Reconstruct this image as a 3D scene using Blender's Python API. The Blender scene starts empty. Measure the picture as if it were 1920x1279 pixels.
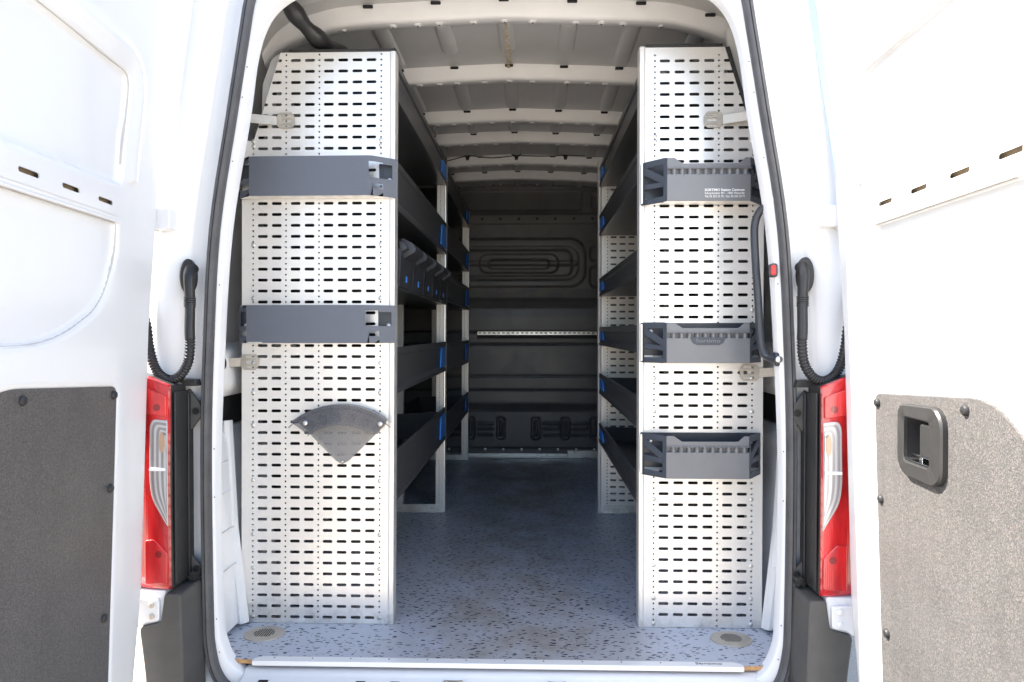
import bpy, bmesh, math, random
import numpy as np
from mathutils import Vector
random.seed(7)
R = math.radians
SC = bpy.context.scene
COL = SC.collection

# ------------------------------------------------------------------ camera, world, sun, exposure
cam_d = bpy.data.cameras.new('camera'); cam = bpy.data.objects.new('camera', cam_d); COL.objects.link(cam)
cam_d.sensor_width = 36.0; cam_d.lens = 24.0; cam_d.clip_start = 0.02; cam_d.clip_end = 2000
cam.location = (0, -2.065, 0.895)
cam.rotation_euler = (R(90) - math.atan(17.5 / 1280), 0, math.atan(35 / 1280))
SC.camera = cam

SUN_DIR = Vector((-0.62, 0.08, 0.78)).normalized()        # towards the sun
w = bpy.data.worlds.new('World'); SC.world = w; w.use_nodes = True
nt = w.node_tree; bg = nt.nodes['Background']
sky = nt.nodes.new('ShaderNodeTexSky'); sky.sky_type = 'NISHITA'; sky.sun_disc = False
sky.sun_elevation = math.asin(SUN_DIR.z); sky.sun_rotation = math.atan2(SUN_DIR.x, SUN_DIR.y)
sky.dust_density = 2.0
nt.links.new(sky.outputs[0], bg.inputs[0]); bg.inputs[1].default_value = 0.13
sd = bpy.data.lights.new('sun', 'SUN'); sd.energy = 5.0; sd.angle = R(0.5); sd.color = (1.0, 0.94, 0.86)
sun = bpy.data.objects.new('sun', sd); COL.objects.link(sun)
sun.rotation_euler = SUN_DIR.to_track_quat('Z', 'Y').to_euler(); sun.location = (-3, 0, 6)
vs = SC.view_settings
vs.view_transform = 'Standard'; vs.look = 'None'; vs.gamma = 1.0; vs.use_curve_mapping = False
vs.exposure = 2.15
SC.cycles.use_denoising = True
SC.cycles.max_bounces = 10; SC.cycles.diffuse_bounces = 6; SC.cycles.transparent_max_bounces = 12

# ------------------------------------------------------------------ materials
MATS = {}
def mat(name, col, rough=0.5, metal=0.0, spec=0.5, coat=0.0, vary=0.0, vscale=8.0, bump=0.0, bscale=200.0, rvary=0.0):
    m = bpy.data.materials.new(name); m.use_nodes = True
    n = m.node_tree.nodes; l = m.node_tree.links; p = n['Principled BSDF']
    p.inputs['Base Color'].default_value = (*col, 1); p.inputs['Roughness'].default_value = rough
    p.inputs['Metallic'].default_value = metal; p.inputs['Specular IOR Level'].default_value = spec
    p.inputs['Coat Weight'].default_value = coat; p.inputs['Coat Roughness'].default_value = 0.08
    tc = n.new('ShaderNodeTexCoord')
    if vary > 0 or rvary > 0:
        t = n.new('ShaderNodeTexNoise'); t.inputs['Scale'].default_value = vscale; t.inputs['Detail'].default_value = 6
        t.inputs['Roughness'].default_value = 0.62
        l.new(tc.outputs['Object'], t.inputs['Vector'])
        if vary > 0:
            r = n.new('ShaderNodeValToRGB')
            r.color_ramp.elements[0].position = 0.3; r.color_ramp.elements[1].position = 0.7
            r.color_ramp.elements[0].color = (*[max(0, c * (1 - vary)) for c in col], 1)
            r.color_ramp.elements[1].color = (*[min(1, c * (1 + vary)) for c in col], 1)
            l.new(t.outputs['Fac'], r.inputs[0]); l.new(r.outputs[0], p.inputs['Base Color'])
        if rvary > 0:
            mr = n.new('ShaderNodeMapRange'); mr.inputs[1].default_value = 0.3; mr.inputs[2].default_value = 0.7
            mr.inputs[3].default_value = max(0.02, rough - rvary); mr.inputs[4].default_value = rough + rvary
            l.new(t.outputs['Fac'], mr.inputs[0]); l.new(mr.outputs[0], p.inputs['Roughness'])
    if bump > 0:
        b = n.new('ShaderNodeTexNoise'); b.inputs['Scale'].default_value = bscale; b.inputs['Detail'].default_value = 2
        l.new(tc.outputs['Object'], b.inputs['Vector'])
        bn = n.new('ShaderNodeBump'); bn.inputs['Strength'].default_value = bump; bn.inputs['Distance'].default_value = 0.001
        l.new(b.outputs['Fac'], bn.inputs['Height']); l.new(bn.outputs[0], p.inputs['Normal'])
    MATS[name] = m
    return m
mat('paint', (0.74, 0.75, 0.76), 0.32, coat=0.4, vary=0.015, vscale=3)
mat('paint_in', (0.74, 0.74, 0.73), 0.42, vary=0.05, vscale=5)
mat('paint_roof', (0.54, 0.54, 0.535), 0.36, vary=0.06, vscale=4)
mat('seam', (0.55, 0.53, 0.50), 0.7)
mat('lens_dark', (0.22, 0.004, 0.006), 0.15, coat=1.0)
mat('amber', (0.42, 0.27, 0.17), 0.25, coat=1.0)
mat('lens_dim', (0.27, 0.26, 0.26), 0.2, metal=0.4, coat=1.0)
mat('rubber', (0.078, 0.078, 0.082), 0.55, vary=0.2, vscale=20, bump=0.15, bscale=300)
mat('hose', (0.013, 0.013, 0.014), 0.42, vary=0.2, vscale=30)
mat('black', (0.022, 0.022, 0.023), 0.5, vary=0.15, vscale=12, bump=0.2, bscale=600)
mat('lining', (0.022, 0.022, 0.022), 0.7)
mat('bulk', (0.108, 0.107, 0.109), 0.38, vary=0.15, vscale=6, rvary=0.10, bump=0.15, bscale=700)
def bulk_mat():
    m = MATS['bulk']; n = m.node_tree.nodes; l = m.node_tree.links; p = n['Principled BSDF']
    tc = n.new('ShaderNodeTexCoord'); sz = n.new('ShaderNodeSeparateXYZ'); l.new(tc.outputs['Object'], sz.inputs[0])
    src = p.inputs['Base Color'].links[0].from_socket
    def band(a, b):
        u = n.new('ShaderNodeMapRange'); u.interpolation_type = 'SMOOTHSTEP'; u.inputs[1].default_value = a - .02; u.inputs[2].default_value = a + .02; l.new(sz.outputs[2], u.inputs[0])
        d = n.new('ShaderNodeMapRange'); d.interpolation_type = 'SMOOTHSTEP'; d.inputs[1].default_value = b + .02; d.inputs[2].default_value = b - .02; l.new(sz.outputs[2], d.inputs[0])
        q = n.new('ShaderNodeMath'); q.operation = 'MULTIPLY'; l.new(u.outputs[0], q.inputs[0]); l.new(d.outputs[0], q.inputs[1]); return q.outputs[0]
    mp = n.new('ShaderNodeMapping'); mp.inputs['Scale'].default_value = (3, 1, 9); l.new(tc.outputs['Object'], mp.inputs[0])
    t = n.new('ShaderNodeTexNoise'); t.inputs['Scale'].default_value = 3; t.inputs['Detail'].default_value = 6; l.new(mp.outputs[0], t.inputs['Vector'])
    r = n.new('ShaderNodeMapRange'); r.inputs[1].default_value = .42; r.inputs[2].default_value = .66; l.new(t.outputs['Fac'], r.inputs[0])
    q = n.new('ShaderNodeMath'); q.operation = 'MULTIPLY'; l.new(r.outputs[0], q.inputs[0]); l.new(band(1.135, 1.205), q.inputs[1])
    x = n.new('ShaderNodeMix'); x.data_type = 'RGBA'; l.new(q.outputs[0], x.inputs[0]); l.new(src, x.inputs[6]); x.inputs[7].default_value = (.16, .145, .115, 1)
    l.new(x.outputs[2], p.inputs['Base Color'])
bulk_mat()
mat('bumper', (0.066, 0.064, 0.061), 0.55, vary=0.12, vscale=15, bump=0.3, bscale=500)
mat('tray', (0.060, 0.061, 0.065), 0.34, vary=0.08, vscale=4)
mat('binblk', (0.034, 0.036, 0.043), 0.4, vary=0.1)
mat('barblue', (0.100, 0.112, 0.138), 0.5, vary=0.05, vscale=7, rvary=0.05, bump=0.08, bscale=900)
mat('holder', (0.165, 0.17, 0.18), 0.36, vary=0.06, vscale=12, rvary=0.06, bump=0.12, bscale=800)  # face paler than the wings: bright ground reflection put into the colour
mat('holder_wing', (0.048, 0.058, 0.076), 0.45, vary=0.06, vscale=12)
mat('steel', (0.62, 0.61, 0.58), 0.34, metal=1.0, vary=0.12, vscale=18, rvary=0.1)
mat('strap', (0.50, 0.46, 0.40), 0.5, metal=0.7, vary=0.15, vscale=25, rvary=0.1)
mat('dkplastic', (0.030, 0.035, 0.045), 0.35, vary=0.05)
mat('bluelabel', (0.06, 0.28, 0.85), 0.4)
mat('white_ink', (0.85, 0.85, 0.85), 0.6)
mat('dark_ink', (0.03, 0.03, 0.035), 0.6)
mat('emboss', (0.17, 0.175, 0.18), 0.4)
mat('red_button', (0.6, 0.02, 0.02), 0.35)
mat('ply', (0.50, 0.28, 0.12), 0.6, vary=0.25, vscale=60)
mat('stain', (0.48, 0.36, 0.19), 0.7, vary=0.3, vscale=60)
mat('wax', (0.30, 0.23, 0.15), 0.6, vary=0.3, vscale=14)
mat('dark_hole', (0.01, 0.01, 0.012), 0.8)
mat('chrome', (0.75, 0.75, 0.74), 0.12, metal=1.0)
mat('handle_blk', (0.026, 0.0255, 0.025), 0.45, vary=0.12, vscale=30, bump=0.25, bscale=500)

def nodes(name):
    m = bpy.data.materials.new(name); m.use_nodes = True; MATS[name] = m
    n = m.node_tree.nodes; l = m.node_tree.links
    return m, n, l, n['Principled BSDF'], n.new('ShaderNodeTexCoord')
def ramp(n, a, b, ca, cb):
    r = n.new('ShaderNodeValToRGB'); e = r.color_ramp.elements
    e[0].position, e[1].position = a, b; e[0].color = (*ca, 1); e[1].color = (*cb, 1)
    return r
def noise(n, l, vec, scale, detail=4, rough=0.6):
    t = n.new('ShaderNodeTexNoise'); t.inputs['Scale'].default_value = scale; t.inputs['Detail'].default_value = detail
    t.inputs['Roughness'].default_value = rough; l.new(vec, t.inputs['Vector']); return t
def mix(n, l, fac, a, b, mode='MIX'):
    x = n.new('ShaderNodeMix'); x.data_type = 'RGBA'; x.blend_type = mode
    if isinstance(fac, float): x.inputs[0].default_value = fac
    else: l.new(fac, x.inputs[0])
    for s, v in ((6, a), (7, b)):
        if isinstance(v, tuple): x.inputs[s].default_value = (*v, 1)
        else: l.new(v, x.inputs[s])
    return x.outputs[2]

# brushed aluminium sheet with handling smudges near the floor
def alu_sheet():
    m, n, l, p, tc = nodes('alu')
    mp = n.new('ShaderNodeMapping'); mp.inputs['Scale'].default_value = (1.2, 1, 26); l.new(tc.outputs['Object'], mp.inputs[0])
    br = noise(n, l, mp.outputs[0], 7, 5, 0.7)
    sm = noise(n, l, tc.outputs['Object'], 3.2, 5, 0.6)
    c = mix(n, l, ramp_out(n, l, sm.outputs['Fac'], 0.35, 0.7), (0.86, 0.84, 0.80), (0.82, 0.80, 0.765))
    sc = n.new('ShaderNodeMapping'); sc.inputs['Scale'].default_value = (9, 1, 2.5); sc.inputs['Rotation'].default_value = (0, 0.6, 0)
    l.new(tc.outputs['Object'], sc.inputs[0])
    s2 = noise(n, l, sc.outputs[0], 2.6, 8, 0.75)
    c = mix(n, l, ramp_out(n, l, s2.outputs['Fac'], 0.68, 0.82), c, (0.70, 0.69, 0.67))
    sz = n.new('ShaderNodeSeparateXYZ'); l.new(tc.outputs['Object'], sz.inputs[0])
    lo = n.new('ShaderNodeMapRange'); lo.inputs[1].default_value = 0.0; lo.inputs[2].default_value = 0.16; lo.inputs[3].default_value = 0.30; lo.inputs[4].default_value = 0.0; l.new(sz.outputs[2], lo.inputs[0])
    gn = noise(n, l, tc.outputs['Object'], 11, 7, 0.7)
    ga = n.new('ShaderNodeMath'); ga.operation = 'ADD'; l.new(gn.outputs['Fac'], ga.inputs[0]); l.new(lo.outputs[0], ga.inputs[1])
    gf = n.new('ShaderNodeMath'); gf.operation = 'MULTIPLY'; gf.inputs[1].default_value = 0.6; l.new(ramp_out(n, l, ga.outputs[0], 0.70, 0.95), gf.inputs[0])
    c = mix(n, l, gf.outputs[0], c, (0.36, 0.34, 0.31))
    l.new(c, p.inputs['Base Color'])
    p.inputs['Metallic'].default_value = 0.6
    mr = n.new('ShaderNodeMapRange'); mr.inputs[1].default_value = 0.3; mr.inputs[2].default_value = 0.7
    mr.inputs[3].default_value = 0.32; mr.inputs[4].default_value = 0.38
    l.new(br.outputs['Fac'], mr.inputs[0]); l.new(mr.outputs[0], p.inputs['Roughness'])
def ramp_out(n, l, src, a, b):
    mr = n.new('ShaderNodeMapRange'); mr.clamp = True
    mr.inputs[1].default_value = a; mr.inputs[2].default_value = b
    l.new(src, mr.inputs[0]); return mr.outputs[0]
alu_sheet()

# blue grey flecked vinyl floor with walked-in dirt along the aisle
def floor_mat():
    m, n, l, p, tc = nodes('vinyl')
    O = tc.outputs['Object']
    base = noise(n, l, O, 2.2, 4)
    c = mix(n, l, ramp_out(n, l, base.outputs['Fac'], 0.3, 0.7), (0.41, 0.45, 0.54), (0.46, 0.50, 0.58))
    # dirt: broad, strongest along the aisle centre
    sx = n.new('ShaderNodeSeparateXYZ'); l.new(O, sx.inputs[0])
    ab = n.new('ShaderNodeMath'); ab.operation = 'ADD'; ab.inputs[1].default_value = 0.04; l.new(sx.outputs[0], ab.inputs[0])
    ab2 = n.new('ShaderNodeMath'); ab2.operation = 'ABSOLUTE'; l.new(ab.outputs[0], ab2.inputs[0])
    cen = n.new('ShaderNodeMapRange'); cen.inputs[1].default_value = 0.16; cen.inputs[2].default_value = 0.46
    cen.inputs[3].default_value = 1.0; cen.inputs[4].default_value = 0.12; l.new(ab2.outputs[0], cen.inputs[0])
    dn = noise(n, l, O, 4.5, 7, 0.7)
    dm = n.new('ShaderNodeMath'); dm.operation = 'MULTIPLY'
    l.new(ramp_out(n, l, dn.outputs['Fac'], 0.28, 0.60), dm.inputs[0]); l.new(cen.outputs[0], dm.inputs[1])
    dk = n.new('ShaderNodeMath'); dk.operation = 'MULTIPLY'; dk.inputs[1].default_value = 0.9; l.new(dm.outputs[0], dk.inputs[0])
    c = mix(n, l, dk.outputs[0], c, (0.27, 0.25, 0.225))
    # flecks: three layers of small elongated chips
    for i, (rot, sca, thr, keep) in enumerate(((0.35, 22, 0.155, 0.40), (-0.5, 24, 0.14, 0.38), (1.3, 27, 0.145, 0.40), (2.3, 42, 0.13, 0.32))):
        wn = noise(n, l, O, 40, 2)
        ad = n.new('ShaderNodeVectorMath'); ad.operation = 'MULTIPLY_ADD'; l.new(wn.outputs['Color'], ad.inputs[0])
        ad.inputs[1].default_value = (0.012, 0.012, 0); l.new(O, ad.inputs[2])
        mp = n.new('ShaderNodeMapping'); mp.inputs['Rotation'].default_value = (0, 0, rot)
        mp.inputs['Scale'].default_value = (1, 2.3, 1); mp.inputs['Location'].default_value = (i * 3.1, i * 1.7, 0)
        l.new(ad.outputs[0], mp.inputs[0])
        v = n.new('ShaderNodeTexVoronoi'); v.voronoi_dimensions = '2D'; v.inputs['Scale'].default_value = sca; l.new(mp.outputs[0], v.inputs['Vector'])
        lt = n.new('ShaderNodeMath'); lt.operation = 'LESS_THAN'; lt.inputs[1].default_value = thr; l.new(v.outputs['Distance'], lt.inputs[0])
        sp = n.new('ShaderNodeSeparateColor'); l.new(v.outputs['Color'], sp.inputs[0])
        kp = n.new('ShaderNodeMath'); kp.operation = 'LESS_THAN'; kp.inputs[1].default_value = keep; l.new(sp.outputs[0], kp.inputs[0])
        cl = noise(n, l, O, 3.3 + i, 2)
        kc = n.new('ShaderNodeMath'); kc.operation = 'MULTIPLY'; l.new(lt.outputs[0], kc.inputs[0]); l.new(kp.outputs[0], kc.inputs[1])
        kd = n.new('ShaderNodeMath'); kd.operation = 'MULTIPLY'; l.new(kc.outputs[0], kd.inputs[0]); l.new(ramp_out(n, l, cl.outputs['Fac'], 0.30, 0.44), kd.inputs[1])
        c = mix(n, l, kd.outputs[0], c, (0.022, 0.030, 0.075) if i != 2 else (0.03, 0.036, 0.05))
    ms = n.new('ShaderNodeMapping'); ms.inputs['Scale'].default_value = (2.2, 22, 1); ms.inputs['Rotation'].default_value = (0, 0, 0.12); l.new(O, ms.inputs[0])
    sn = noise(n, l, ms.outputs[0], 2.4, 6, 0.65)
    sf = n.new('ShaderNodeMath'); sf.operation = 'MULTIPLY'; sf.inputs[1].default_value = 0.45; l.new(ramp_out(n, l, sn.outputs['Fac'], 0.60, 0.74), sf.inputs[0])
    c = mix(n, l, sf.outputs[0], c, (0.16, 0.145, 0.13))
    l.new(c, p.inputs['Base Color'])
    rr = n.new('ShaderNodeMapRange'); rr.inputs[1].default_value = 0.3; rr.inputs[2].default_value = 0.7
    rr.inputs[3].default_value = 0.30; rr.inputs[4].default_value = 0.55; l.new(dn.outputs['Fac'], rr.inputs[0]); l.new(rr.outputs[0], p.inputs['Roughness'])
floor_mat()

def carpet_mat():
    m, n, l, p, tc = nodes('felt')
    O = tc.outputs['Object']
    v = n.new('ShaderNodeTexVoronoi'); v.inputs['Scale'].default_value = 520; l.new(O, v.inputs['Vector'])
    sp = n.new('ShaderNodeSeparateColor'); l.new(v.outputs['Color'], sp.inputs[0])
    a = noise(n, l, O, 120, 4, 0.75); g = noise(n, l, O, 7, 5)
    pw = n.new('ShaderNodeMath'); pw.operation = 'POWER'; pw.inputs[1].default_value = 2.2; l.new(sp.outputs[0], pw.inputs[0])
    c = mix(n, l, pw.outputs[0], (0.082, 0.079, 0.077), (0.155, 0.147, 0.139))
    tint = n.new('ShaderNodeHueSaturation'); l.new(v.outputs['Color'], tint.inputs['Color']); tint.inputs['Saturation'].default_value = 0.25; tint.inputs['Value'].default_value = 1.3
    c = mix(n, l, 0.3, c, mix(n, l, 1.0, c, tint.outputs[0], 'MULTIPLY'))
    c = mix(n, l, ramp_out(n, l, g.outputs['Fac'], 0.45, 0.75), c, mix(n, l, 0.3, c, (0.030, 0.029, 0.028)))
    l.new(c, p.inputs['Base Color']); p.inputs['Roughness'].default_value = 0.42
    cb = n.new('ShaderNodeMath'); cb.operation = 'MULTIPLY_ADD'; l.new(a.outputs['Fac'], cb.inputs[0]); cb.inputs[1].default_value = 0.25; l.new(sp.outputs[0], cb.inputs[2])
    bn = n.new('ShaderNodeBump'); bn.inputs['Strength'].default_value = 1.0; bn.inputs['Distance'].default_value = 0.0022
    l.new(cb.outputs[0], bn.inputs['Height']); l.new(bn.outputs[0], p.inputs['Normal'])
carpet_mat()

def ground_mat():
    m, n, l, p, tc = nodes('ground')
    O = tc.outputs['Object']
    a = noise(n, l, O, 130, 5, 0.7); b = noise(n, l, O, 1.2, 5)
    c = mix(n, l, ramp_out(n, l, a.outputs['Fac'], 0.35, 0.65), (0.24, 0.205, 0.165), (0.46, 0.41, 0.34))
    c = mix(n, l, ramp_out(n, l, b.outputs['Fac'], 0.3, 0.7), c, (0.36, 0.315, 0.26))
    l.new(c, p.inputs['Base Color']); p.inputs['Roughness'].default_value = 0.85
    bn = n.new('ShaderNodeBump'); bn.inputs['Strength'].default_value = 0.6; bn.inputs['Distance'].default_value = 0.006
    l.new(a.outputs['Fac'], bn.inputs['Height']); l.new(bn.outputs[0], p.inputs['Normal'])
ground_mat()

def lens_mats():
    m, n, l, p, tc = nodes('lens_red')
    mp = n.new('ShaderNodeMapping'); mp.inputs['Scale'].default_value = (9, 1, 2.2); l.new(tc.outputs['Object'], mp.inputs[0])
    q = noise(n, l, mp.outputs[0], 2.4, 3, 0.5)
    l.new(mix(n, l, ramp_out(n, l, q.outputs['Fac'], 0.38, 0.60), (0.36, 0.005, 0.007), (0.70, 0.020, 0.022)), p.inputs['Base Color'])
    wv = n.new('ShaderNodeTexWave'); wv.inputs['Scale'].default_value = 60; wv.bands_direction = 'X'; l.new(tc.outputs['Object'], wv.inputs['Vector'])
    bn = n.new('ShaderNodeBump'); bn.inputs['Strength'].default_value = 0.15; bn.inputs['Distance'].default_value = 0.001; l.new(wv.outputs['Fac'], bn.inputs['Height']); l.new(bn.outputs[0], p.inputs['Normal'])
    p.inputs['Roughness'].default_value = 0.12
    p.inputs['Coat Weight'].default_value = 1.0; p.inputs['Coat Roughness'].default_value = 0.03
    p.inputs['Subsurface Weight'].default_value = 0.15; p.inputs['Subsurface Radius'].default_value = (0.02, 0.002, 0.002)
    m, n, l, p, tc = nodes('lens_clear')
    p.inputs['Base Color'].default_value = (0.50, 0.49, 0.49, 1)
    p.inputs['Metallic'].default_value = 0.35; p.inputs['Roughness'].default_value = 0.18
    p.inputs['Coat Weight'].default_value = 1.0
    m, n, l, p, tc = nodes('smoke')        # smoke tinted clear plastic
    p.inputs['Base Color'].default_value = (0.13, 0.135, 0.15, 1); p.inputs['Roughness'].default_value = 0.08
    p.inputs['Alpha'].default_value = 0.5
    m, n, l, p, tc = nodes('frost')
    p.inputs['Base Color'].default_value = (0.27, 0.265, 0.26, 1); p.inputs['Roughness'].default_value = 0.15
    p.inputs['Alpha'].default_value = 0.55
lens_mats()

# ------------------------------------------------------------------ mesh builder
ID = lambda p: p
class MB:
    def __init__(s, xf=None): s.v = []; s.f = []; s.xf = xf or ID; s.mi = []; s.cur = 0
    def vert(s, x, y, z): s.v.append(tuple(s.xf((x, y, z)))); return len(s.v) - 1
    def face(s, ids): s.f.append(tuple(ids)); s.mi.append(s.cur)
    def box(s, x0, x1, y0, y1, z0, z1):
        i = [s.vert(x, y, z) for x in (x0, x1) for y in (y0, y1) for z in (z0, z1)]
        for q in ((0, 1, 3, 2), (4, 6, 7, 5), (0, 4, 5, 1), (2, 3, 7, 6), (0, 2, 6, 4), (1, 5, 7, 3)): s.face([i[k] for k in q])
        return s
    def prism(s, poly, fn, a, b):
        """extrude the 2D polygon from depth a to b; fn(u, v, d) -> xyz"""
        A = [s.vert(*fn(u, v, a)) for u, v in poly]; B = [s.vert(*fn(u, v, b)) for u, v in poly]
        s.face(A); s.face(B[::-1]); k = len(poly)
        for i in range(k): s.face((A[i], A[(i + 1) % k], B[(i + 1) % k], B[i]))
        return s
    def loft(s, loops, closed=True, cap=False):
        L = [[s.vert(*p) for p in lp] for lp in loops]; k = len(L[0])
        for a, b in zip(L, L[1:]):
            for i in range(k if closed else k - 1):
                j = (i + 1) % k; s.face((a[i], a[j], b[j], b[i]))
        if cap: s.face(L[0][::-1]); s.face(L[-1])
        return s
    def tube(s, path, r, n=10, cap=True):
        P = [Vector(p) for p in path]; loops = []; up = None
        for i, p in enumerate(P):
            t = (P[min(i + 1, len(P) - 1)] - P[max(i - 1, 0)]).normalized()
            if up is None:
                up = Vector((0, 0, 1)) if abs(t.z) < 0.9 else Vector((0, 1, 0))
            a = (up - t * up.dot(t)).normalized(); b = t.cross(a); up = a
            rr = r(i) if callable(r) else r
            loops.append([tuple(p + (a * math.cos(q) + b * math.sin(q)) * rr) for q in [2 * math.pi * k / n for k in range(n)]])
        return s.loft(loops, True, cap)
    def disc(s, c, r, ax, t, n=12, dome=0.0):
        """short cylinder centred at c, axis 'x','y','z', from 0 to t along the axis"""
        def fn(u, v, d):
            return {'y': (c[0] + u, c[1] + d, c[2] + v), 'x': (c[0] + d, c[1] + u, c[2] + v), 'z': (c[0] + u, c[1] + v, c[2] + d)}[ax]
        loops = [[fn(r * math.cos(q), r * math.sin(q), 0) for q in [2 * math.pi * k / n for k in range(n)]],
                 [fn(r * math.cos(q), r * math.sin(q), t) for q in [2 * math.pi * k / n for k in range(n)]]]
        if dome:
            loops.append([fn(r * .7 * math.cos(q), r * .7 * math.sin(q), t + dome * .7) for q in [2 * math.pi * k / n for k in range(n)]])
            loops.append([fn(r * .25 * math.cos(q), r * .25 * math.sin(q), t + dome) for q in [2 * math.pi * k / n for k in range(n)]])
        return s.loft(loops, True, True)
    def grid(s, P):
        """P: array (nu, nv, 3)"""
        nu, nv = P.shape[:2]; b = len(s.v)
        s.v.extend(tuple(s.xf(tuple(p))) for p in P.reshape(-1, 3).tolist())
        for i in range(nu - 1):
            for j in range(nv - 1):
                a = b + i * nv + j; s.face((a, a + nv, a + nv + 1, a + 1))
        return s
    def mesh(s, name, smooth=True, angle=35, recalc=True, post=None):
        me = bpy.data.meshes.new(name); me.from_pydata(s.v, [], s.f)
        bm = bmesh.new(); bm.from_mesh(me)
        for fc, mi in zip(bm.faces, s.mi): fc.material_index = mi
        bmesh.ops.remove_doubles(bm, verts=bm.verts, dist=1e-6)
        if post: post(bm)
        if recalc: bmesh.ops.recalc_face_normals(bm, faces=bm.faces)
        bm.to_mesh(me); bm.free()
        if smooth:
            me.polygons.foreach_set('use_smooth', [True] * len(me.polygons)); me.set_sharp_from_angle(angle=R(angle))
        return me

def tag(o, label=None, cat=None, group=None, kind=None):
    if label: o['label'] = label
    if cat: o['category'] = cat
    if group: o['group'] = group
    if kind: o['kind'] = kind
    return o
def thing(name, loc, label, cat, group=None):
    o = bpy.data.objects.new(name, None); o.empty_display_size = 0.1; COL.objects.link(o); o.location = loc
    return tag(o, label, cat, group)
def add(name, mb, m, parent=None, bevel=0.0, seg=2, label=None, loc=None, **kw):
    """one mesh object. Verts are world coordinates; a child of an Empty is shifted back by the Empty's location."""
    me = mb.mesh(name, **kw) if isinstance(mb, MB) else mb
    if isinstance(m, str): m = [m]
    if not me.materials:
        for q in m: me.materials.append(MATS[q])
    o = bpy.data.objects.new(name, me); COL.objects.link(o)
    if parent is not None:
        o.parent = parent
        if parent.type == 'EMPTY': o.location = -parent.location
    if loc is not None: o.location = o.location + Vector(loc)
    if bevel > 0:
        b = o.modifiers.new('bevel', 'BEVEL'); b.width = bevel; b.segments = seg; b.limit_method = 'ANGLE'; b.angle_limit = R(40)
        b.harden_normals = False
    if label: o['label'] = label
    return o
def text_mesh(body, size, align='CENTER', extrude=0.0, bold=0.0):
    c = bpy.data.curves.new('lettering', 'FONT'); c.body = body; c.size = size; c.align_x = align; c.align_y = 'CENTER'
    c.extrude = extrude; c.offset = bold; c.resolution_u = 3; c.space_line = 1.05
    o = bpy.data.objects.new('lettering_src', c); COL.objects.link(o)
    bpy.context.view_layer.update()
    me = bpy.data.meshes.new_from_object(o.evaluated_get(bpy.context.evaluated_depsgraph_get()))
    bpy.data.objects.remove(o); me.materials.clear()
    return me
def map_mesh(me, fn):
    for v in me.vertices: v.co = Vector(fn(v.co.x, v.co.y, v.co.z))
    return me
def spline(pts, n=6, closed=False):
    P = [np.array(p, float) for p in pts]; out = []
    k = len(P); rng = range(k) if closed else range(k - 1)
    for i in rng:
        g = (lambda j: P[j % k]) if closed else (lambda j: P[min(max(j, 0), k - 1)])
        a, b, c, d = g(i - 1), g(i), g(i + 1), g(i + 2)
        for t in np.linspace(0, 1, n, endpoint=False):
            out.append(tuple(0.5 * (2 * b + (c - a) * t + (2 * a - 5 * b + 4 * c - d) * t * t + (3 * b - a - 3 * c + d) * t ** 3)))
    if not closed: out.append(tuple(P[-1]))
    return out
def rrect(x0, x1, z0, z1, r, n=5):
    out = []
    for cx, cz, a0 in ((x1 - r, z1 - r, 0), (x0 + r, z1 - r, 90), (x0 + r, z0 + r, 180), (x1 - r, z0 + r, 270)):
        for k in range(n + 1):
            a = R(a0 + 90 * k / n); out.append((cx + r * math.cos(a), cz + r * math.sin(a)))
    return out
def round_poly(pts, rads, n=5):
    """polygon with its corners rounded by the given radii"""
    out = []; k = len(pts)
    for i in range(k):
        p = np.array(pts[i], float); a = np.array(pts[i - 1], float); b = np.array(pts[(i + 1) % k], float); r = rads[i]
        if r <= 0: out.append(tuple(p)); continue
        ua = (a - p) / np.linalg.norm(a - p); ub = (b - p) / np.linalg.norm(b - p)
        r = min(r, 0.48 * min(np.linalg.norm(a - p), np.linalg.norm(b - p)))
        A = p + ua * r; B = p + ub * r
        for t in np.linspace(0, 1, n + 1): out.append(tuple((1 - t) ** 2 * A + 2 * t * (1 - t) * p + t * t * B))
    return out
XZ = lambda y0=0.0: (lambda u, v, d: (u, y0 + d, v))
XY = lambda z0=0.0: (lambda u, v, d: (u, v, z0 + d))

# ------------------------------------------------------------------ setting
GZ = -0.66
g = MB(); g.grid(np.array([[[x, y, GZ] for y in np.linspace(-400, 400, 9)] for x in np.linspace(-400, 400, 9)]))
tag(add('ground', g, 'ground'), 'pale sunlit gravelly asphalt around the van', None, None, 'structure')

# ------------------------------------------------------------------ the van
CX = -0.085
van = thing('panel_van', (CX, 0.5, GZ), 'white panel van seen into its cargo hold with both rear doors open', 'van')

seal_side = [(0, -.085), (.45, -.085), (.62, -.083), (.69, -.068), (.735, -.03), (.756, .04), (.762, .15), (.765, .557), (.757, .85), (.738, 1.167),
             (.690, 1.472), (.656, 1.68), (.638, 1.777), (.605, 1.85), (.55, 1.89), (.42, 1.915), (0, 1.925)]
lip_side = [(0, -.040), (.40, -.040), (.58, -.040), (.66, -.035), (.708, -.012), (.738, .04), (.750, .13), (.757, .5), (.744, .85), (.721, 1.17),
            (.671, 1.47), (.646, 1.64), (.612, 1.735), (.555, 1.79), (.48, 1.815), (.38, 1.83), (0, 1.84)]
shell_side = [(0, -.014), (.55, -.014), (.75, -.014), (.86, -.014), (.884, -.005), (.888, .03), (.890, .10), (.890, .5), (.890, .85), (.884, 1.17),
              (.855, 1.47), (.815, 1.66), (.765, 1.79), (.70, 1.865), (.6, 1.905), (.45, 1.93), (0, 1.948)]
def ring(side, n=5, c=CX):
    s = spline(side, n)
    right = [(c + a, z) for a, z in s]; left = [(c - a, z) for a, z in s[::-1]]
    return right + left[1:-1]
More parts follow.
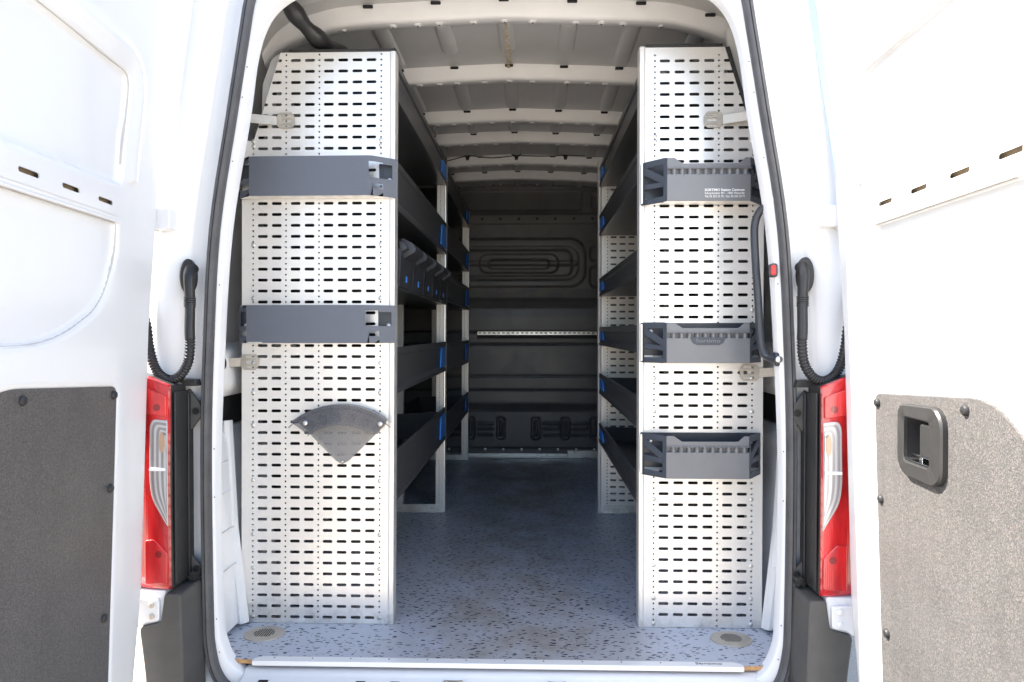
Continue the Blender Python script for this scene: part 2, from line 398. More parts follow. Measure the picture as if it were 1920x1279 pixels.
def offset(rg, o):
    k = len(rg); out = []
    for i in range(k):
        a, b = rg[i - 1], rg[(i + 1) % k]; tx, tz = b[0] - a[0], b[1] - a[1]; q = math.hypot(tx, tz) or 1
        out.append((rg[i][0] + o * tz / q, rg[i][1] - o * tx / q))
    return out
at_y = lambda rg, y: [(x, y, z) for x, z in rg]
CR = -.093
seal_r, lip_r, shell_r = ring(seal_side, c=CR), ring(lip_side, c=CR), ring(shell_side)

# white rear frame: inner flange, jamb channel, corner, outer skin
m = MB()
m.loft([at_y(lip_r, -.215), at_y(lip_r, -.250), at_y(offset(lip_r, .004), -.254), at_y(seal_r, -.256), at_y(offset(seal_r, .026), -.254),
        at_y(offset(seal_r, .036), -.246), at_y(offset(seal_r, .052), -.246), at_y(offset(seal_r, .066), -.262), at_y(offset(seal_r, .078), -.278),
        at_y(offset(seal_r, .115), -.286), at_y(offset(seal_r, .140), -.290), at_y(offset(seal_r, .160), -.274), at_y(offset(seal_r, .180), -.235),
        at_y(offset(seal_r, .205), -.16), at_y(offset(seal_r, .224), -.05), at_y(offset(seal_r, .232), 0.4), at_y(offset(seal_r, .232), 3.0)])
add('rear_frame', m, 'paint', van, angle=50)
m = MB(); m.loft([at_y(offset(seal_r, .232), 2.99), [(CX + (x - CX) * .02, 2.99, .9 + (z - .9) * .02) for x, z in seal_r]])
add('body_front_wall', m, 'paint', van)
# rubber seal round the opening
prof = [(-.001, -.252), (-.002, -.268), (.003, -.279), (.009, -.281), (.0105, -.276), (.012, -.281), (.018, -.281), (.022, -.274), (.024, -.262), (.0235, -.250)]
m = MB(); m.loft([at_y(offset(seal_r, o), y) for o, y in prof]); add('door_seal', m, 'rubber', van, angle=60)
# inner pillar: flange back to the cargo wall, and the hold's painted shell
def low(rg): return [(x, min(z, -.03) if (abs(x - CX) < .86 and z < .06) else z) for x, z in rg]
m = MB(); m.loft([at_y(lip_r, -.2145), at_y(offset(lip_r, .03), -.205), at_y(low(offset(shell_r, -.045)), -.12), at_y(low(offset(shell_r, -.03)), -.02), at_y(shell_r, .02)])
add('inner_pillar', m, 'paint_in', van)
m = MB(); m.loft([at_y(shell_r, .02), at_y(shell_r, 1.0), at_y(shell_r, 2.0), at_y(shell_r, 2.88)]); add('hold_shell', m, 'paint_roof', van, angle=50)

# black wall linings behind the racks
for s in (-1, 1):
    m = MB(); x = CX + s * .872
    m.box(min(x, x + s * .006), max(x, x + s * .006), .30, 2.78, .02, 1.22)
    m.box(min(x, x + s * .006) - s * .03, max(x, x + s * .006) - s * .03, .30, 2.78, 1.235, 1.46)
    add('wall_lining', m, 'lining', van, bevel=.002)
# exposed wall structure beside the left panel: rail, dark pocket, wheel box
for s in (-1, 1):
    X = lambda v: CX + s * v
    m = MB(); m.prism(round_poly([(.89, .86), (.835, .84), (.825, .73), (.85, .695), (.89, .70)], [0, .02, .02, .01, 0]), lambda u, v, d: (X(u), d, v), -.13, .60)
    add('wall_rail', m, 'paint_in', van)
    m = MB(); m.disc((X(.831), -.06, .80), .018, 'x', -s * .004, 16); add('rail_hole', m, 'dark_hole', van)
    m = MB(); m.box(min(X(.868), X(.874)), max(X(.868), X(.874)), -.16, .6, .605, .695); add('wall_pocket', m, 'lining', van)
    m = MB(); m.prism(round_poly([(.89, .60), (.872, .60), (.845, .57), (.80, .012), (.89, .012)], [0, .01, .03, .0, 0]), lambda u, v, d: (X(u), d, v), -.14, .30)
    add('wheel_box', m, 'paint', van, bevel=.004)
    for k, zz in enumerate((.50, .41, .30, .19)):
        m = MB(); t = (.57 - zz) / .558; m.box(*sorted((X(.844 - .045 * t), X(.838 - .045 * t))), -.145, -.02, zz, zz + .004); add('wheel_box_seam', m, 'paint_in', van)
    m = MB(); m.tube([(X(.79), -.02, .01), (X(.83), .0, .30), (X(.855), .02, .62)], .018, 8); add('wall_stay', m, 'paint_in', van)

# roof bows and beads
def roof_z(x):
    a = abs(x - CX); return float(np.interp(a, [p[0] for p in SH], [p[1] for p in SH]))
SH = [(a, z) for a, z in spline(shell_side, 8) if z > 1.4]; SH.sort()
BOWS = [.130, .66, 1.195, 1.56, 2.03, 2.43]
for bi, Y in enumerate(BOWS):
    m = MB(); xs = np.linspace(-.77, .77, 41); loops = []
    for a in xs:
        x = CX + a; zr = roof_z(x); e = min(1, (0.79 - abs(a)) / .10); d = .053 * (.5 + .5 * e)
        pr = [(-.032, .003), (-.030, -.012), (-.018, -d + .012), (-.014, -d + .003), (-.006, -d), (.030, -d), (.036, -d + .004), (.044, -.012), (.048, .003)]
        loops.append([(x, Y + p, zr + q) for p, q in pr])
    m.loft(loops, closed=False); add('roof_bow', m, 'paint_in', van, angle=50)
    if bi < 5:
        for a in (-.52, -.36, -.28, -.21, -.1, 0, .09, .23, .31, .38, .5):
            mm = MB(); x = CX + a; mm.disc((x, Y + .012, roof_z(x) - .0535), .013 if abs(a) < .45 else .009, 'z', -.002, 14, -.003)
            add('bow_boss', mm, 'paint_in', van)
            mm = MB(); mm.disc((x + .001, Y + .012, roof_z(x) - .0585), .0035, 'z', -.0008, 8); add('bow_hole', mm, 'dark_hole', van)
    for a in (-.645, -.43, -.215, 0, .215, .43, .645):
        mm = MB(); x = CX + a; mm.box(x - .016, x + .016, Y - .040, Y - .030, roof_z(x) - .0135, roof_z(x) - .004)
        add('notch_shade', mm, 'dark_hole', van, bevel=.003)  # black box stands in for the shaded opening where the bead crosses the bow
def bead(x, y0, y1, wdt=.030, dep=.016):
    m = MB(); loops = []
    n = 22
    for i in range(n + 1):
        y = y0 + (y1 - y0) * i / n; e = min(1.0, min(i, n - i) / 3.0); e = math.sqrt(max(0, 1 - (1 - e) ** 2))
        loops.append([(x + wdt * math.sin(q) * (.45 + .55 * e), y, roof_z(x) + .003 - (dep + .003) * max(0, math.cos(q)) ** .8 * e) for q in [R(a) for a in range(-90, 91, 15)]])
    m.loft(loops, closed=False); return m
for bi in range(6):
    y0 = BOWS[bi] + .05; y1 = (BOWS[bi + 1] if bi < 5 else 2.85) - .035
    for a in (-.645, -.43, -.215, 0, .215, .43, .645):
        short = bi == 0 and abs(a) < .3
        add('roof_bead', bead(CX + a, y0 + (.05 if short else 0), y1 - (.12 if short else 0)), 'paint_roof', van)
m = MB()
rs = random.Random(3)
for k in range(34):
    y = .19 + k * .0135; wd = rs.uniform(.002, .0065); xx = CX + rs.uniform(-.006, .006)
    m.box(xx - wd, xx + wd, y, y + rs.uniform(.003, .008), roof_z(CX) - .0172, roof_z(CX) - .0150)
add('glue_residue', m, 'stain', van)
# loose cable with clips along the fifth bow
pts = [(CX - .58 + .29 * k + (.145 if j else 0), 1.985, 1.935 - (0 if not j else (.03, .012, .004, .006)[min(k, 3)])) for k in range(5) for j in (0, 1)][:9]
m = MB(); m.tube(spline(pts, 6), .0028, 6); add('roof_cable', m, 'hose', van)
for k in range(5):
    m = MB(); x = CX - .58 + .29 * k
    m.prism([(x - .03, 1.945), (x + .03, 1.945), (x + .012, 1.930), (x + .008, 1.912), (x - .008, 1.912), (x - .012, 1.930)], XZ(1.982), 0, .012)
    add('cable_clip', m, 'hose', van)
# harness sleeve in the upper left corner of the opening
m = MB(); pth = spline([(-.745, -.12, 1.95), (-.72, -.10, 1.875), (-.665, -.02, 1.80), (-.60, .10, 1.775), (-.53, .2, 1.80)], 7)
m.tube(pth, lambda i: .025 + .004 * math.sin(i * 1.3), 12); add('harness_sleeve', m, 'hose', van)
m = MB(); m.prism(round_poly([(-.80, 1.735), (-.775, 1.755), (-.752, 1.73), (-.756, 1.70), (-.802, 1.555), (-.832, 1.565), (-.828, 1.66)], [.01] * 7), XZ(.03), 0, .02)
add('pillar_gusset', m, 'paint_roof', van, bevel=.004)
m = MB(); m.prism(round_poly([(.665, 1.80), (.63, 1.84), (.59, 1.81), (.60, 1.74), (.645, 1.55), (.675, 1.55), (.68, 1.68)], [.01] * 7), XZ(.03), 0, .02)
add('pillar_gusset', m, 'paint_roof', van, bevel=.004)
m = MB(); m.prism(round_poly([(.580, 1.80), (.603, 1.81), (.618, 1.745), (.600, 1.735)], [.006] * 4), XZ(-.222), -.003, .002); add('pillar_slot', m, 'dark_hole', van)

# floor board, edge trim, sill
fl = round_poly([(CX - .775, -.20), (CX - .745, -.225), (CX - .66, -.232), (CX + .66, -.232), (CX + .745, -.225), (CX + .775, -.20), (CX + .872, -.10), (CX + .872, 2.83), (CX - .872, 2.83), (CX - .872, -.10)],
                [.02, .03, .05, .05, .03, .02, .02, 0, 0, .02])
m = MB(); m.prism(fl, XY(0), -.012, 0); floor = add('floor_board', m, 'vinyl', van)
m = MB(); m.prism([(x * 1.0, y - .0015) for x, y in fl if y < -.05] , XY(0), -.0125, -.0015); add('plywood_edge', m, 'ply', floor)
m = MB(); m.prism(round_poly([(-.755, -.245), (-.755, -.232), (-.735, -.219), (.548, -.219), (.568, -.232), (.568, -.245)], [0, .01, .01, .01, .01, 0]), XY(0.0012), 0, .0022)
m.prism([(-.755, -.247), (-.755, -.2445), (.568, -.2445), (.568, -.247)], XY(0), -.010, .0034)
strip = add('edge_strip', m, 'paint', floor, bevel=.0008)
for k in range(12):
    m = MB(); m.disc((-.70 + .105 * k, -.2285, .0034), .0022, 'z', .0006, 8); add('strip_screw', m, 'dark_ink', floor)
me = map_mesh(text_mesh('Sortimo', .021, 'CENTER', .0002), lambda x, y, z: (.478 + x * 1.05, -.230 + y * .78, .0038 + z))
add('strip_lettering', me, 'dark_ink', floor, smooth=False) if False else add('strip_lettering', me, 'dark_ink', floor)
m = MB(); m.prism([(-.24, -.02), (-.255, -.028), (-.262, -.034), (-.31, -.040), (-.31, -.12), (-.2, -.12), (-.2, -.02)], lambda u, v, d: (d, u, v), CX - .69, CX + .69)
add('sill', m, 'paint', van, bevel=.002)
for xx in (-.712, -.452, -.360, -.085 + .03, .06, .15, .41):
    m = MB(); m.prism(rrect(xx - .013, xx + .013, -.294, -.272, .003, 2), XY(-.0385), -.001, .0035); add('sill_slot', m, 'dark_hole', van)
for xx in (-.205, .070):
    m = MB(); m.prism(rrect(xx - .030, xx + .030, -.300, -.268, .012, 4), XY(-.0375), 0, .006); pl = add('striker_plate', m, 'steel', van, bevel=.001)
    for dx in (-.02, .02):
        m = MB(); m.disc((xx + dx, -.276, -.0315), .0065, 'z', .002, 12, .001); add('striker_bolt', m, 'chrome', pl)
# two round drain covers are things of their own further below

CL = -.098
# bumper
m = MB()
for s in (-1, 1):
    f = lambda u, v, d, s=s: (CL + s * (u - .013), d, v)
    m.prism(round_poly([(.793, .235), (.835, .235), (.845, .165), (.900, .152), (.885, .03), (.868, -.30), (.775, -.30)], [.01, .006, .01, .015, .05, 0, 0]), f, -.385, -.27)
m.prism(round_poly([(-.27, -.10), (-.46, -.12), (-.49, -.15), (-.49, -.36), (-.27, -.36)], [0, .02, .02, .01, 0]), lambda u, v, d: (d, u, v), CX - .87, CX + .87)
add('bumper', m, 'bumper', van, bevel=.010, seg=3)

# tail lamps (housing, red lens, clear lens), lamp brackets, lower hinges
for s in (-1, 1):
    f = lambda u, v, d, s=s: (CL + s * (u - .013), d, v)
    m = MB()
    lens = [(.826, .760), (.880, .781), (.99, .80), (.99, .242), (.823, .242), (.826, .40)]
    m.prism([(u, v - .002) for u, v in lens], f, -.362, -.285)                    # closed black housing behind the lenses
    hs = add('tail_lamp', m, 'black', van, bevel=.003)
    m = MB(); m.box(*sorted((CL + s * (.818 - .013), CL + s * (.8235 - .013))), -.356, -.272, .25, .742); add('lamp_flank', m, 'black', hs, bevel=.002)
    m = MB(); m.box(*sorted((CL + s * (.813 - .013), CL + s * (.8175 - .013))), -.298, -.272, .25, .735); add('lamp_rib', m, 'black', hs, bevel=.002)
    m = MB(); m.prism([(.790, .752), (.840, .752), (.840, .772), (.795, .770)], f, -.30, -.27); add('lamp_cap', m, 'black', hs, bevel=.002)
    red = round_poly(lens, [.008] * 6)
    m = MB(); cols = []
    for t in np.linspace(0, 1, 14):
        u = .826 + .164 * t; zt = float(np.interp(u, [.826, .880, .99], [.760, .781, .80])); zb = .242; yb = -.376 + 1.9 * (u - .826) ** 2
        zz = [zb, zb + .001, zb + .006] + list(np.linspace(zb + .04, zt - .03, 9)) + [zt - .006, zt - .001, zt]
        yy = [yb + .014, yb + .004, yb] + [yb - .004 * math.sin(math.pi * k / 8) for k in range(9)] + [yb, yb + .004, yb + .014]
        cols.append([(CL + s * (u - .013), q, z) for q, z in zip(yy, zz)])
    cols.insert(0, [(p[0] - s * .0005, min(p[1] + .012, -.3615), p[2]) for p in cols[0]])
    m.loft(cols, closed=False); add('red_lens', m, 'lens_red', hs, angle=50)
    clear = round_poly([(.826, .672), (.862, .676), (.870, .66), (.872, .52), (.866, .475), (.826, .405)], [.0, .012, .012, .03, .03, 0], 4)
    m = MB(); m.prism(clear, f, -.3830, -.372); cl = add('clear_lens', m, 'lens_clear', hs, bevel=.002)
    for q in range(1, 7):
        k = 1 - q * .145; v0 = .548
        pts = [(.8265 + (u - .826) * k, v0 + (v - v0) * (1 - q * .05)) for u, v in clear]
        m = MB(); m.prism(pts, f, -.3830 - q * .0007, -.3824 - q * .0006); add('lens_step', m, 'lens_dim' if q % 2 else 'lens_clear', cl)
    m = MB(); m.box(*sorted((CL + s * (.828 - .013), CL + s * (.868 - .013))), -.3895, -.3825, .547, .554); add('lens_bar', m, 'white_ink', cl)
    m = MB(); m.prism([(.836 + .007 * math.cos(a), .618 + .026 * math.sin(a)) for a in [2 * math.pi * k / 16 for k in range(16)]], f, -.3892, -.3868); add('amber_bulb', m, 'amber', cl)
    for zz, uu in ((.735 - .03, .852), (.335, .850)):
        m = MB(); m.disc((CL + s * (uu - .013), -.3816, zz), .009, 'y', -.0008, 16); add('bulb_disc', m, 'lens_dark', hs)
    m = MB(); m.prism(round_poly([(.828, .262), (.885, .258), (.885, .37), (.862, .372), (.828, .338)], [.006] * 5), f, -.3815, -.374); add('lens_facet', m, 'lens_red', hs, bevel=.0015)
    m = MB(); m.prism(round_poly([(.829, .735), (.885, .755), (.885, .69), (.829, .682)], [.006] * 4), f, -.3815, -.374); add('lens_facet', m, 'lens_red', hs, bevel=.0015)
    for (z0, z1) in ((.735, .635), (.30, .235)):
        m = MB(); m.prism(round_poly([(.822, z0 + .01), (.792, z0 - .03), (.790, z1 + .035), (.822, z1 - .01)], [.004] * 4), f, -.286, -.272)
        b = add('lamp_bracket', m, 'bumper', van, bevel=.002)
        m = MB(); m.disc((CL + s * (.799 - .013), -.2865, (z0 + z1) / 2), .009, 'y', -.003, 14); add('bracket_bolt', m, 'hose', b)
    m = MB(); m.prism(round_poly([(.795, .240), (.81, .262), (.80, .27), (.79, .262)], [.003] * 4), f, -.31, -.27); add('lamp_foot', m, 'hose', van)
    # lower hinge
    m = MB(); m.prism(round_poly([(.838, .242), (.93, .242), (.93, .150), (.850, .150), (.838, .165)], [.008, 0, 0, .012, .008]), f, -.375, -.29)
    hg = add('hinge_mount', m, 'paint', van, bevel=.003)
    m = MB(); m.prism(round_poly([(.848, .222), (.96, .226), (.96, .135), (.90, .150), (.88, .165), (.848, .168)], [.008, 0, 0, .01, .01, .008]), f, -.386, -.3755)
    m.tube([(CL + s * (.90 - .013), -.392, .228), (CL + s * (.96 - .013), -.392, .228)], .012, 10)
    ha = add('hinge_arm', m, 'paint', hg, bevel=.002)
    for zz in (.209, .180):
        m = MB(); m.disc((CL + s * (.866 - .013), -.3865, zz), .0075, 'y', -.003, 12, -.002); add('hinge_bolt', m, 'strap' if s < 0 else 'paint', hg)
    # upper hinge
    m = MB(); m.prism(rrect(.850, .895, 1.16, 1.215, .008, 4), f, -.318, -.28); m.box(*sorted((CL + s * (.89 - .013), CL + s * (.93 - .013))), -.33, -.29, 1.155, 1.22)
    add('upper_hinge', m, 'paint', van, bevel=.003)
# screw dots on the flange
for s in (-1, 1):
    for zz in (1.60, 1.52, 1.35, 1.02, .58, .45, .12, .03):
        hw = float(np.interp(zz, [p[1] for p in seal_side[3:14]], [p[0] for p in seal_side[3:14]])) - .007
        m = MB(); m.disc((CR + s * hw, -.2565, zz), .0016, 'y', -.001, 8); add('flange_screw', m, 'dark_hole', van)

# corrugated door cables
for s in (-1, 1):
    X = lambda v: CL + s * (v - .013)
    p = spline([(X(.799), -.315, .965), (X(.797), -.322, .90), (X(.796), -.322, .86), (X(.802), -.322, .815), (X(.822), -.322, .782), (X(.850), -.322, .770),
                (X(.878), -.320, .785), (X(.896), -.318, .815), (X(.908), -.315, .86), (X(.916), -.312, .91), (X(.935), -.312, .965), (X(.965), -.320, 1.01)], 26)
    q0 = 40
    m = MB(); m.tube(p[q0:], lambda i: .0118 + .0013 * math.sin(i * 2 * math.pi / 5.0), 12)
    hz = add('door_cable', m, 'hose', van, angle=80)
    m = MB(); m.tube(p[:q0 + 4][::4], .0128, 14); add('sleeve', m, 'hose', hz)
    m = MB()
    for k in range(5): m.tube([(X(.800), -.314, .985 - .0055 * k), (X(.800), -.3142, .981 - .0055 * k)], .0148, 14)
    add('sleeve_rings', m, 'hose', hz)
    m = MB(); m.tube(spline([(X(.808), -.285, 1.062), (X(.806), -.300, 1.050), (X(.803), -.311, 1.03), (X(.800), -.314, .985)], 5), lambda i: .0172 - .0003 * i, 14); add('elbow', m, 'hose', hz)
    m = MB(); m.prism([(X(.815) + .022 * math.cos(a) , 1.04 + .048 * math.sin(a) * (1 if abs(math.sin(a)) < .7 else .97)) for a in [2 * math.pi * k / 24 for k in range(24)]], XZ(-.298), 0, .018)
    add('grommet', m, 'hose', hz, bevel=.004)

# ------------------------------------------------------------------ rear doors
def sdf_poly(poly, U, V):
    """signed distance to polygon, negative inside (numpy)"""
    d = np.full(U.shape, 1e9); ins = np.zeros(U.shape, bool); k = len(poly)
    for i in range(k):
        (ax, ay), (bx, by) = poly[i], poly[(i + 1) % k]
        ex, ey = bx - ax, by - ay; L = ex * ex + ey * ey or 1e-12
        t = np.clip(((U - ax) * ex + (V - ay) * ey) / L, 0, 1)
        d = np.minimum(d, np.hypot(U - ax - t * ex, V - ay - t * ey))
        c = ((ay > V) != (by > V)); xi = ax + (V - ay) * ex / (ey if abs(ey) > 1e-12 else 1e-12)
        ins ^= c & (U < xi)
    return np.where(ins, -d, d)
sstep = lambda a, b, x: (lambda t: t * t * (3 - 2 * t))(np.clip((x - a) / (b - a), 0, 1))
WIN = round_poly([(.118, 1.50), (.60, 1.505), (.66, 1.40), (.66, 1.225), (.152, 1.236), (.118, 1.43)], [.10, .12, .03, .015, .008, .08], 8)
LOW = round_poly([(.168, 1.145), (.66, 1.145), (.66, .868), (.42, .872), (.24, .95), (.175, 1.07)], [.012, .02, .05, .14, .12, .06], 8)
TRM = round_poly([(.176, .770), (.545, .795), (.60, .785), (.70, .72), (.70, -.02), (.235, -.02), (.195, .50)], [.022, .05, .05, .05, .06, .06, .1], 6)

def make_door(s):
    """u runs from the hinge outwards along the door, w is the inner face's outward normal, z is up"""
    k = .105 if s < 0 else .039
    hx = -.9593 if s < 0 else .7649
    q = math.hypot(k, 1); du = Vector((-s * k / q, -1 / q, 0)); nw = Vector((-s / q, k / q, 0))     # towards the other door
    dz = 0.0 if s < 0 else -.012
    def xf(p):
        u, w_, z = p; v = Vector((hx, -.36, 0)) + du * u + nw * w_; return (v.x, v.y, z + dz)
    lean = lambda z: .055 * max(0, (z - 1.30) / .6) ** 1.6            # the upper door bows in over the hold
    grp = 'open rear doors'
    body = MB(xf)
    us = np.linspace(0, .78, 118); zs = np.linspace(-.16, 1.93, 300)
    U, Z = np.meshgrid(us, zs, indexing='ij')
    e0 = np.interp(zs, [-.16, .05, .27, .9, 1.17, 1.79, 1.93], [.125, .10, .05, 0.0, -.045, -.115, -.13])
    Uu = e0[None, :] + (U / .78) * (.80 - e0[None, :])
    H = np.zeros_like(U)
    H += -.016 * sstep(.007, -.007, sdf_poly(WIN, Uu, Z))
    H += -.013 * sstep(.005, -.005, sdf_poly(LOW, Uu, Z))
    belt = sdf_poly(rrect(.176, .652, 1.170, 1.197, .006), Uu, Z)
    H += -.030 * sstep(.003, -.003, belt)
    H += -.010 * sstep(.006, -.006, sdf_poly(TRM, Uu, Z))
    if s > 0: H += -.050 * sstep(.004, -.004, sdf_poly(rrect(.322, .432, .646, .744, .006), Uu, Z))
    H += .010 * np.exp(-((sdf_poly(WIN, Uu, Z) - .045) / .02) ** 2) * (Z > 1.25)
    edge = np.minimum(Uu - e0[None, :], .80 - Uu); H += -.03 * (1 - sstep(0, .022, edge)) ** 2
    W = H + np.vectorize(lean)(Z)
    body.grid(np.stack([Uu, W, Z], -1))
    # edges and outer skin
    loops = []
    for off, pos in ((.0, 0), (-.045, 0), (-.070, .01)):
        pass
    out = []
    for j, z in enumerate(zs[::6]):
        a = e0[::6][j]; L = lean(z)
        out.append([(a, L - .030, z), (a - .006, L - .040, z), (a - .004, L - .065, z), (a + .02, L - .078, z), (.4, L - .085, z), (.78, L - .078, z), (.806, L - .06, z), (.80, L - .030, z)])
    body.loft(out, closed=False)
    d = add('rear_door', body, 'paint', van, angle=50, recalc=False,
            label='left rear door in shade, white with black lower trim' if s < 0 else 'right rear door in sun, white with felt lower trim and handle')
    # seam lines round the pressed recesses
    def seam(poly, wd, sel, nm='panel_seam'):
        P = [p for p in poly if sel(*p)]
        sm = MB(xf); n_ = len(P); lp = []
        for i in range(n_):
            a, b2 = P[max(i - 1, 0)], P[min(i + 1, n_ - 1)]; tx, tz = b2[0] - a[0], b2[1] - a[1]; q2 = math.hypot(tx, tz) or 1
            w2 = wd(*P[i]) / 2; nx, nz = tz / q2 * w2, -tx / q2 * w2; L = lean(P[i][1])
            lp.append([(P[i][0] - nx, L - .009, P[i][1] - nz), (P[i][0] - nx, L - .0045, P[i][1] - nz), (P[i][0] + nx, L - .0045, P[i][1] + nz), (P[i][0] + nx, L - .009, P[i][1] + nz)])
        sm.loft(lp, True, True); add(nm, sm, 'seam', d)
    dense = lambda pl_: [tuple(np.array(pl_[i]) * (1 - t) + np.array(pl_[(i + 1) % len(pl_)]) * t) for i in range(len(pl_)) for t in (0, .25, .5, .75)]
    wn = dense(WIN); k0 = min(range(len(wn)), key=lambda i: (wn[i][0] - .64) ** 2 + (wn[i][1] - 1.3) ** 2); wn = wn[k0:] + wn[:k0]
    seam(wn, lambda u, z: 0.0036 if (.20 < u < .275 and z > 1.48) or (1.30 < z < 1.37 and u < .2) else .0010, lambda u, z: u < .6 and (z > 1.245))
    lw = dense(LOW); k0 = min(range(len(lw)), key=lambda i: (lw[i][0] - .66) ** 2 + (lw[i][1] - 1.0) ** 2); lw = lw[k0:] + lw[:k0]
    seam(lw, lambda u, z: .0032 if 1.03 < z < 1.09 else .0012, lambda u, z: z < 1.14 and u < .62)
    seam([(.172 + .02 * i, 1.1425) for i in range(24)], lambda u, z: .0022 if u < .5 else .0012, lambda u, z: True)
    # belt rail with oblong holes
    cols = []; us_s = [.225 + .1345 * i for i in range(4)]
    xs = [.1605] + [c for u in us_s for c in (u - .036, u + .036)] + [.6685]
    b = MB(xf)
    for i in range(len(xs) - 1):
        hole = i % 2 == 1
        perf_col(b, xs[i], xs[i + 1], 1.1585, 1.2115, [(1.183, 'slot', .062, .0105)] if hole else [], .0, .0025, lambda u, w_, z: (u, .0014 - w_ + lean(z), z))
    add('belt_rail', b, 'paint', d, smooth=False)
    m = MB(xf); m.box(.178, .650, -.0285, -.012, 1.171, 1.196); add('cavity_wax', m, 'wax', d)
    m = MB(xf); m.tube([(.17, .001, 1.146), (.66, .001, 1.146)], .0035, 6); add('belt_bead', m, 'paint', d)
    # trim panel, plugs, handle
    m = MB(xf); m.prism(TRM, lambda u, v, dd: (u, dd, v), -.0105, -.002); tm = m
    if s > 0:                                   # cut the handle pocket through the board
        cut = MB(xf); cut.box(.327, .427, -.03, .02, .649, .741)
        oa = bpy.data.objects.new('board_src', m.mesh('board_src', smooth=False)); ob = bpy.data.objects.new('cut_src', cut.mesh('cut_src', smooth=False))
        COL.objects.link(oa); COL.objects.link(ob)
        bo = oa.modifiers.new('b', 'BOOLEAN'); bo.object = ob; bo.operation = 'DIFFERENCE'; bo.solver = 'EXACT'
        bpy.context.view_layer.update()
        tm = bpy.data.meshes.new_from_object(oa.evaluated_get(bpy.context.evaluated_depsgraph_get())); tm.materials.clear(); tm.name = 'trim_panel'
        bpy.data.objects.remove(oa); bpy.data.objects.remove(ob)
    add('trim_panel', tm, 'felt', d, bevel=.0012, label='black felt trim panel' if s < 0 else 'sparkling grey beige felt trim panel')
    for (u, z) in ((.193, .752), (.515, .772), (.212, .545), (.244, .267)):
        m = MB(xf)
        lp = [[(u + r * math.cos(a), ww, z + r * math.sin(a)) for a in [2 * math.pi * q / 14 for q in range(14)]] for r, ww in ((.010, -.003), (.010, .001), (.0075, .0045), (.002, .006))]
        m.loft(lp, True, True); add('trim_plug', m, 'black', d)
    m = MB(xf); m.disc((.02, .001, 1.70), .004, 'y', .001, 8); add('edge_hole', m, 'dark_hole', d)
    if s > 0:
        fr = round_poly([(.303, .762), (.440, .768), (.462, .745), (.462, .640), (.440, .620), (.325, .622), (.303, .645)], [.02, .03, .02, .03, .02, .03, .03], 5)
        ins = round_poly([(.330, .738), (.424, .738), (.424, .652), (.330, .652)], [.008] * 4, 5)
        k2 = 48
        def resamp(poly):
            P = np.array(poly + [poly[0]]); L = np.r_[0, np.cumsum(np.hypot(*np.diff(P, axis=0).T))]
            c = np.array([.377, .695]); t = np.linspace(0, L[-1], 400); X = np.interp(t, L, P[:, 0]); Yv = np.interp(t, L, P[:, 1])
            ang = np.unwrap(np.arctan2(Yv - c[1], X - c[0])); tgt = np.linspace(-math.pi, math.pi, k2, endpoint=False)
            base = np.mod(ang + math.pi, 2 * math.pi) - math.pi; o = np.argsort(base)
            return [(np.interp(q, base[o], X[o], period=2 * math.pi), np.interp(q, base[o], Yv[o], period=2 * math.pi)) for q in tgt]
        A, B = resamp(fr), resamp(ins)
        ins_w = lambda P, w_, sc=1: [(.377 + (u - .377) * sc, w_, .695 + (v - .695) * sc) for u, v in P]
        m = MB(xf)
        m.loft([ins_w(A, -.002), ins_w(A, .007), ins_w(A, .011, .96), ins_w(B, .0125, 1.06), ins_w(B, .010, 1.0), ins_w(B, .004, .995)])
        hd = add('door_handle', m, 'handle_blk', d, angle=40)
        m = MB(xf); m.loft([ins_w(B, .0045, .996), ins_w(B, -.044, .97)]); m.prism(ins, lambda u, v, dd: (u, dd, v), -.048, -.044); add('handle_cup', m, 'dark_hole', d)  # near-black cup walls: the pocket's shadow is put into the colour
        m = MB(xf); m.prism(rrect(.378, .4195, .668, .732, .008, 4), lambda u, v, dd: (u, dd, v), -.004, .005); add('handle_lever', m, 'handle_blk', d, bevel=.003)
        m = MB(xf); m.box(.336, .404, -.030, -.002, .664, .669); m.box(.352, .364, -.026, -.008, .655, .664); m.box(.334, .421, -.030, .006, .6535, .6555); add('latch_plate', m, 'chrome', d, bevel=.001)
    return d

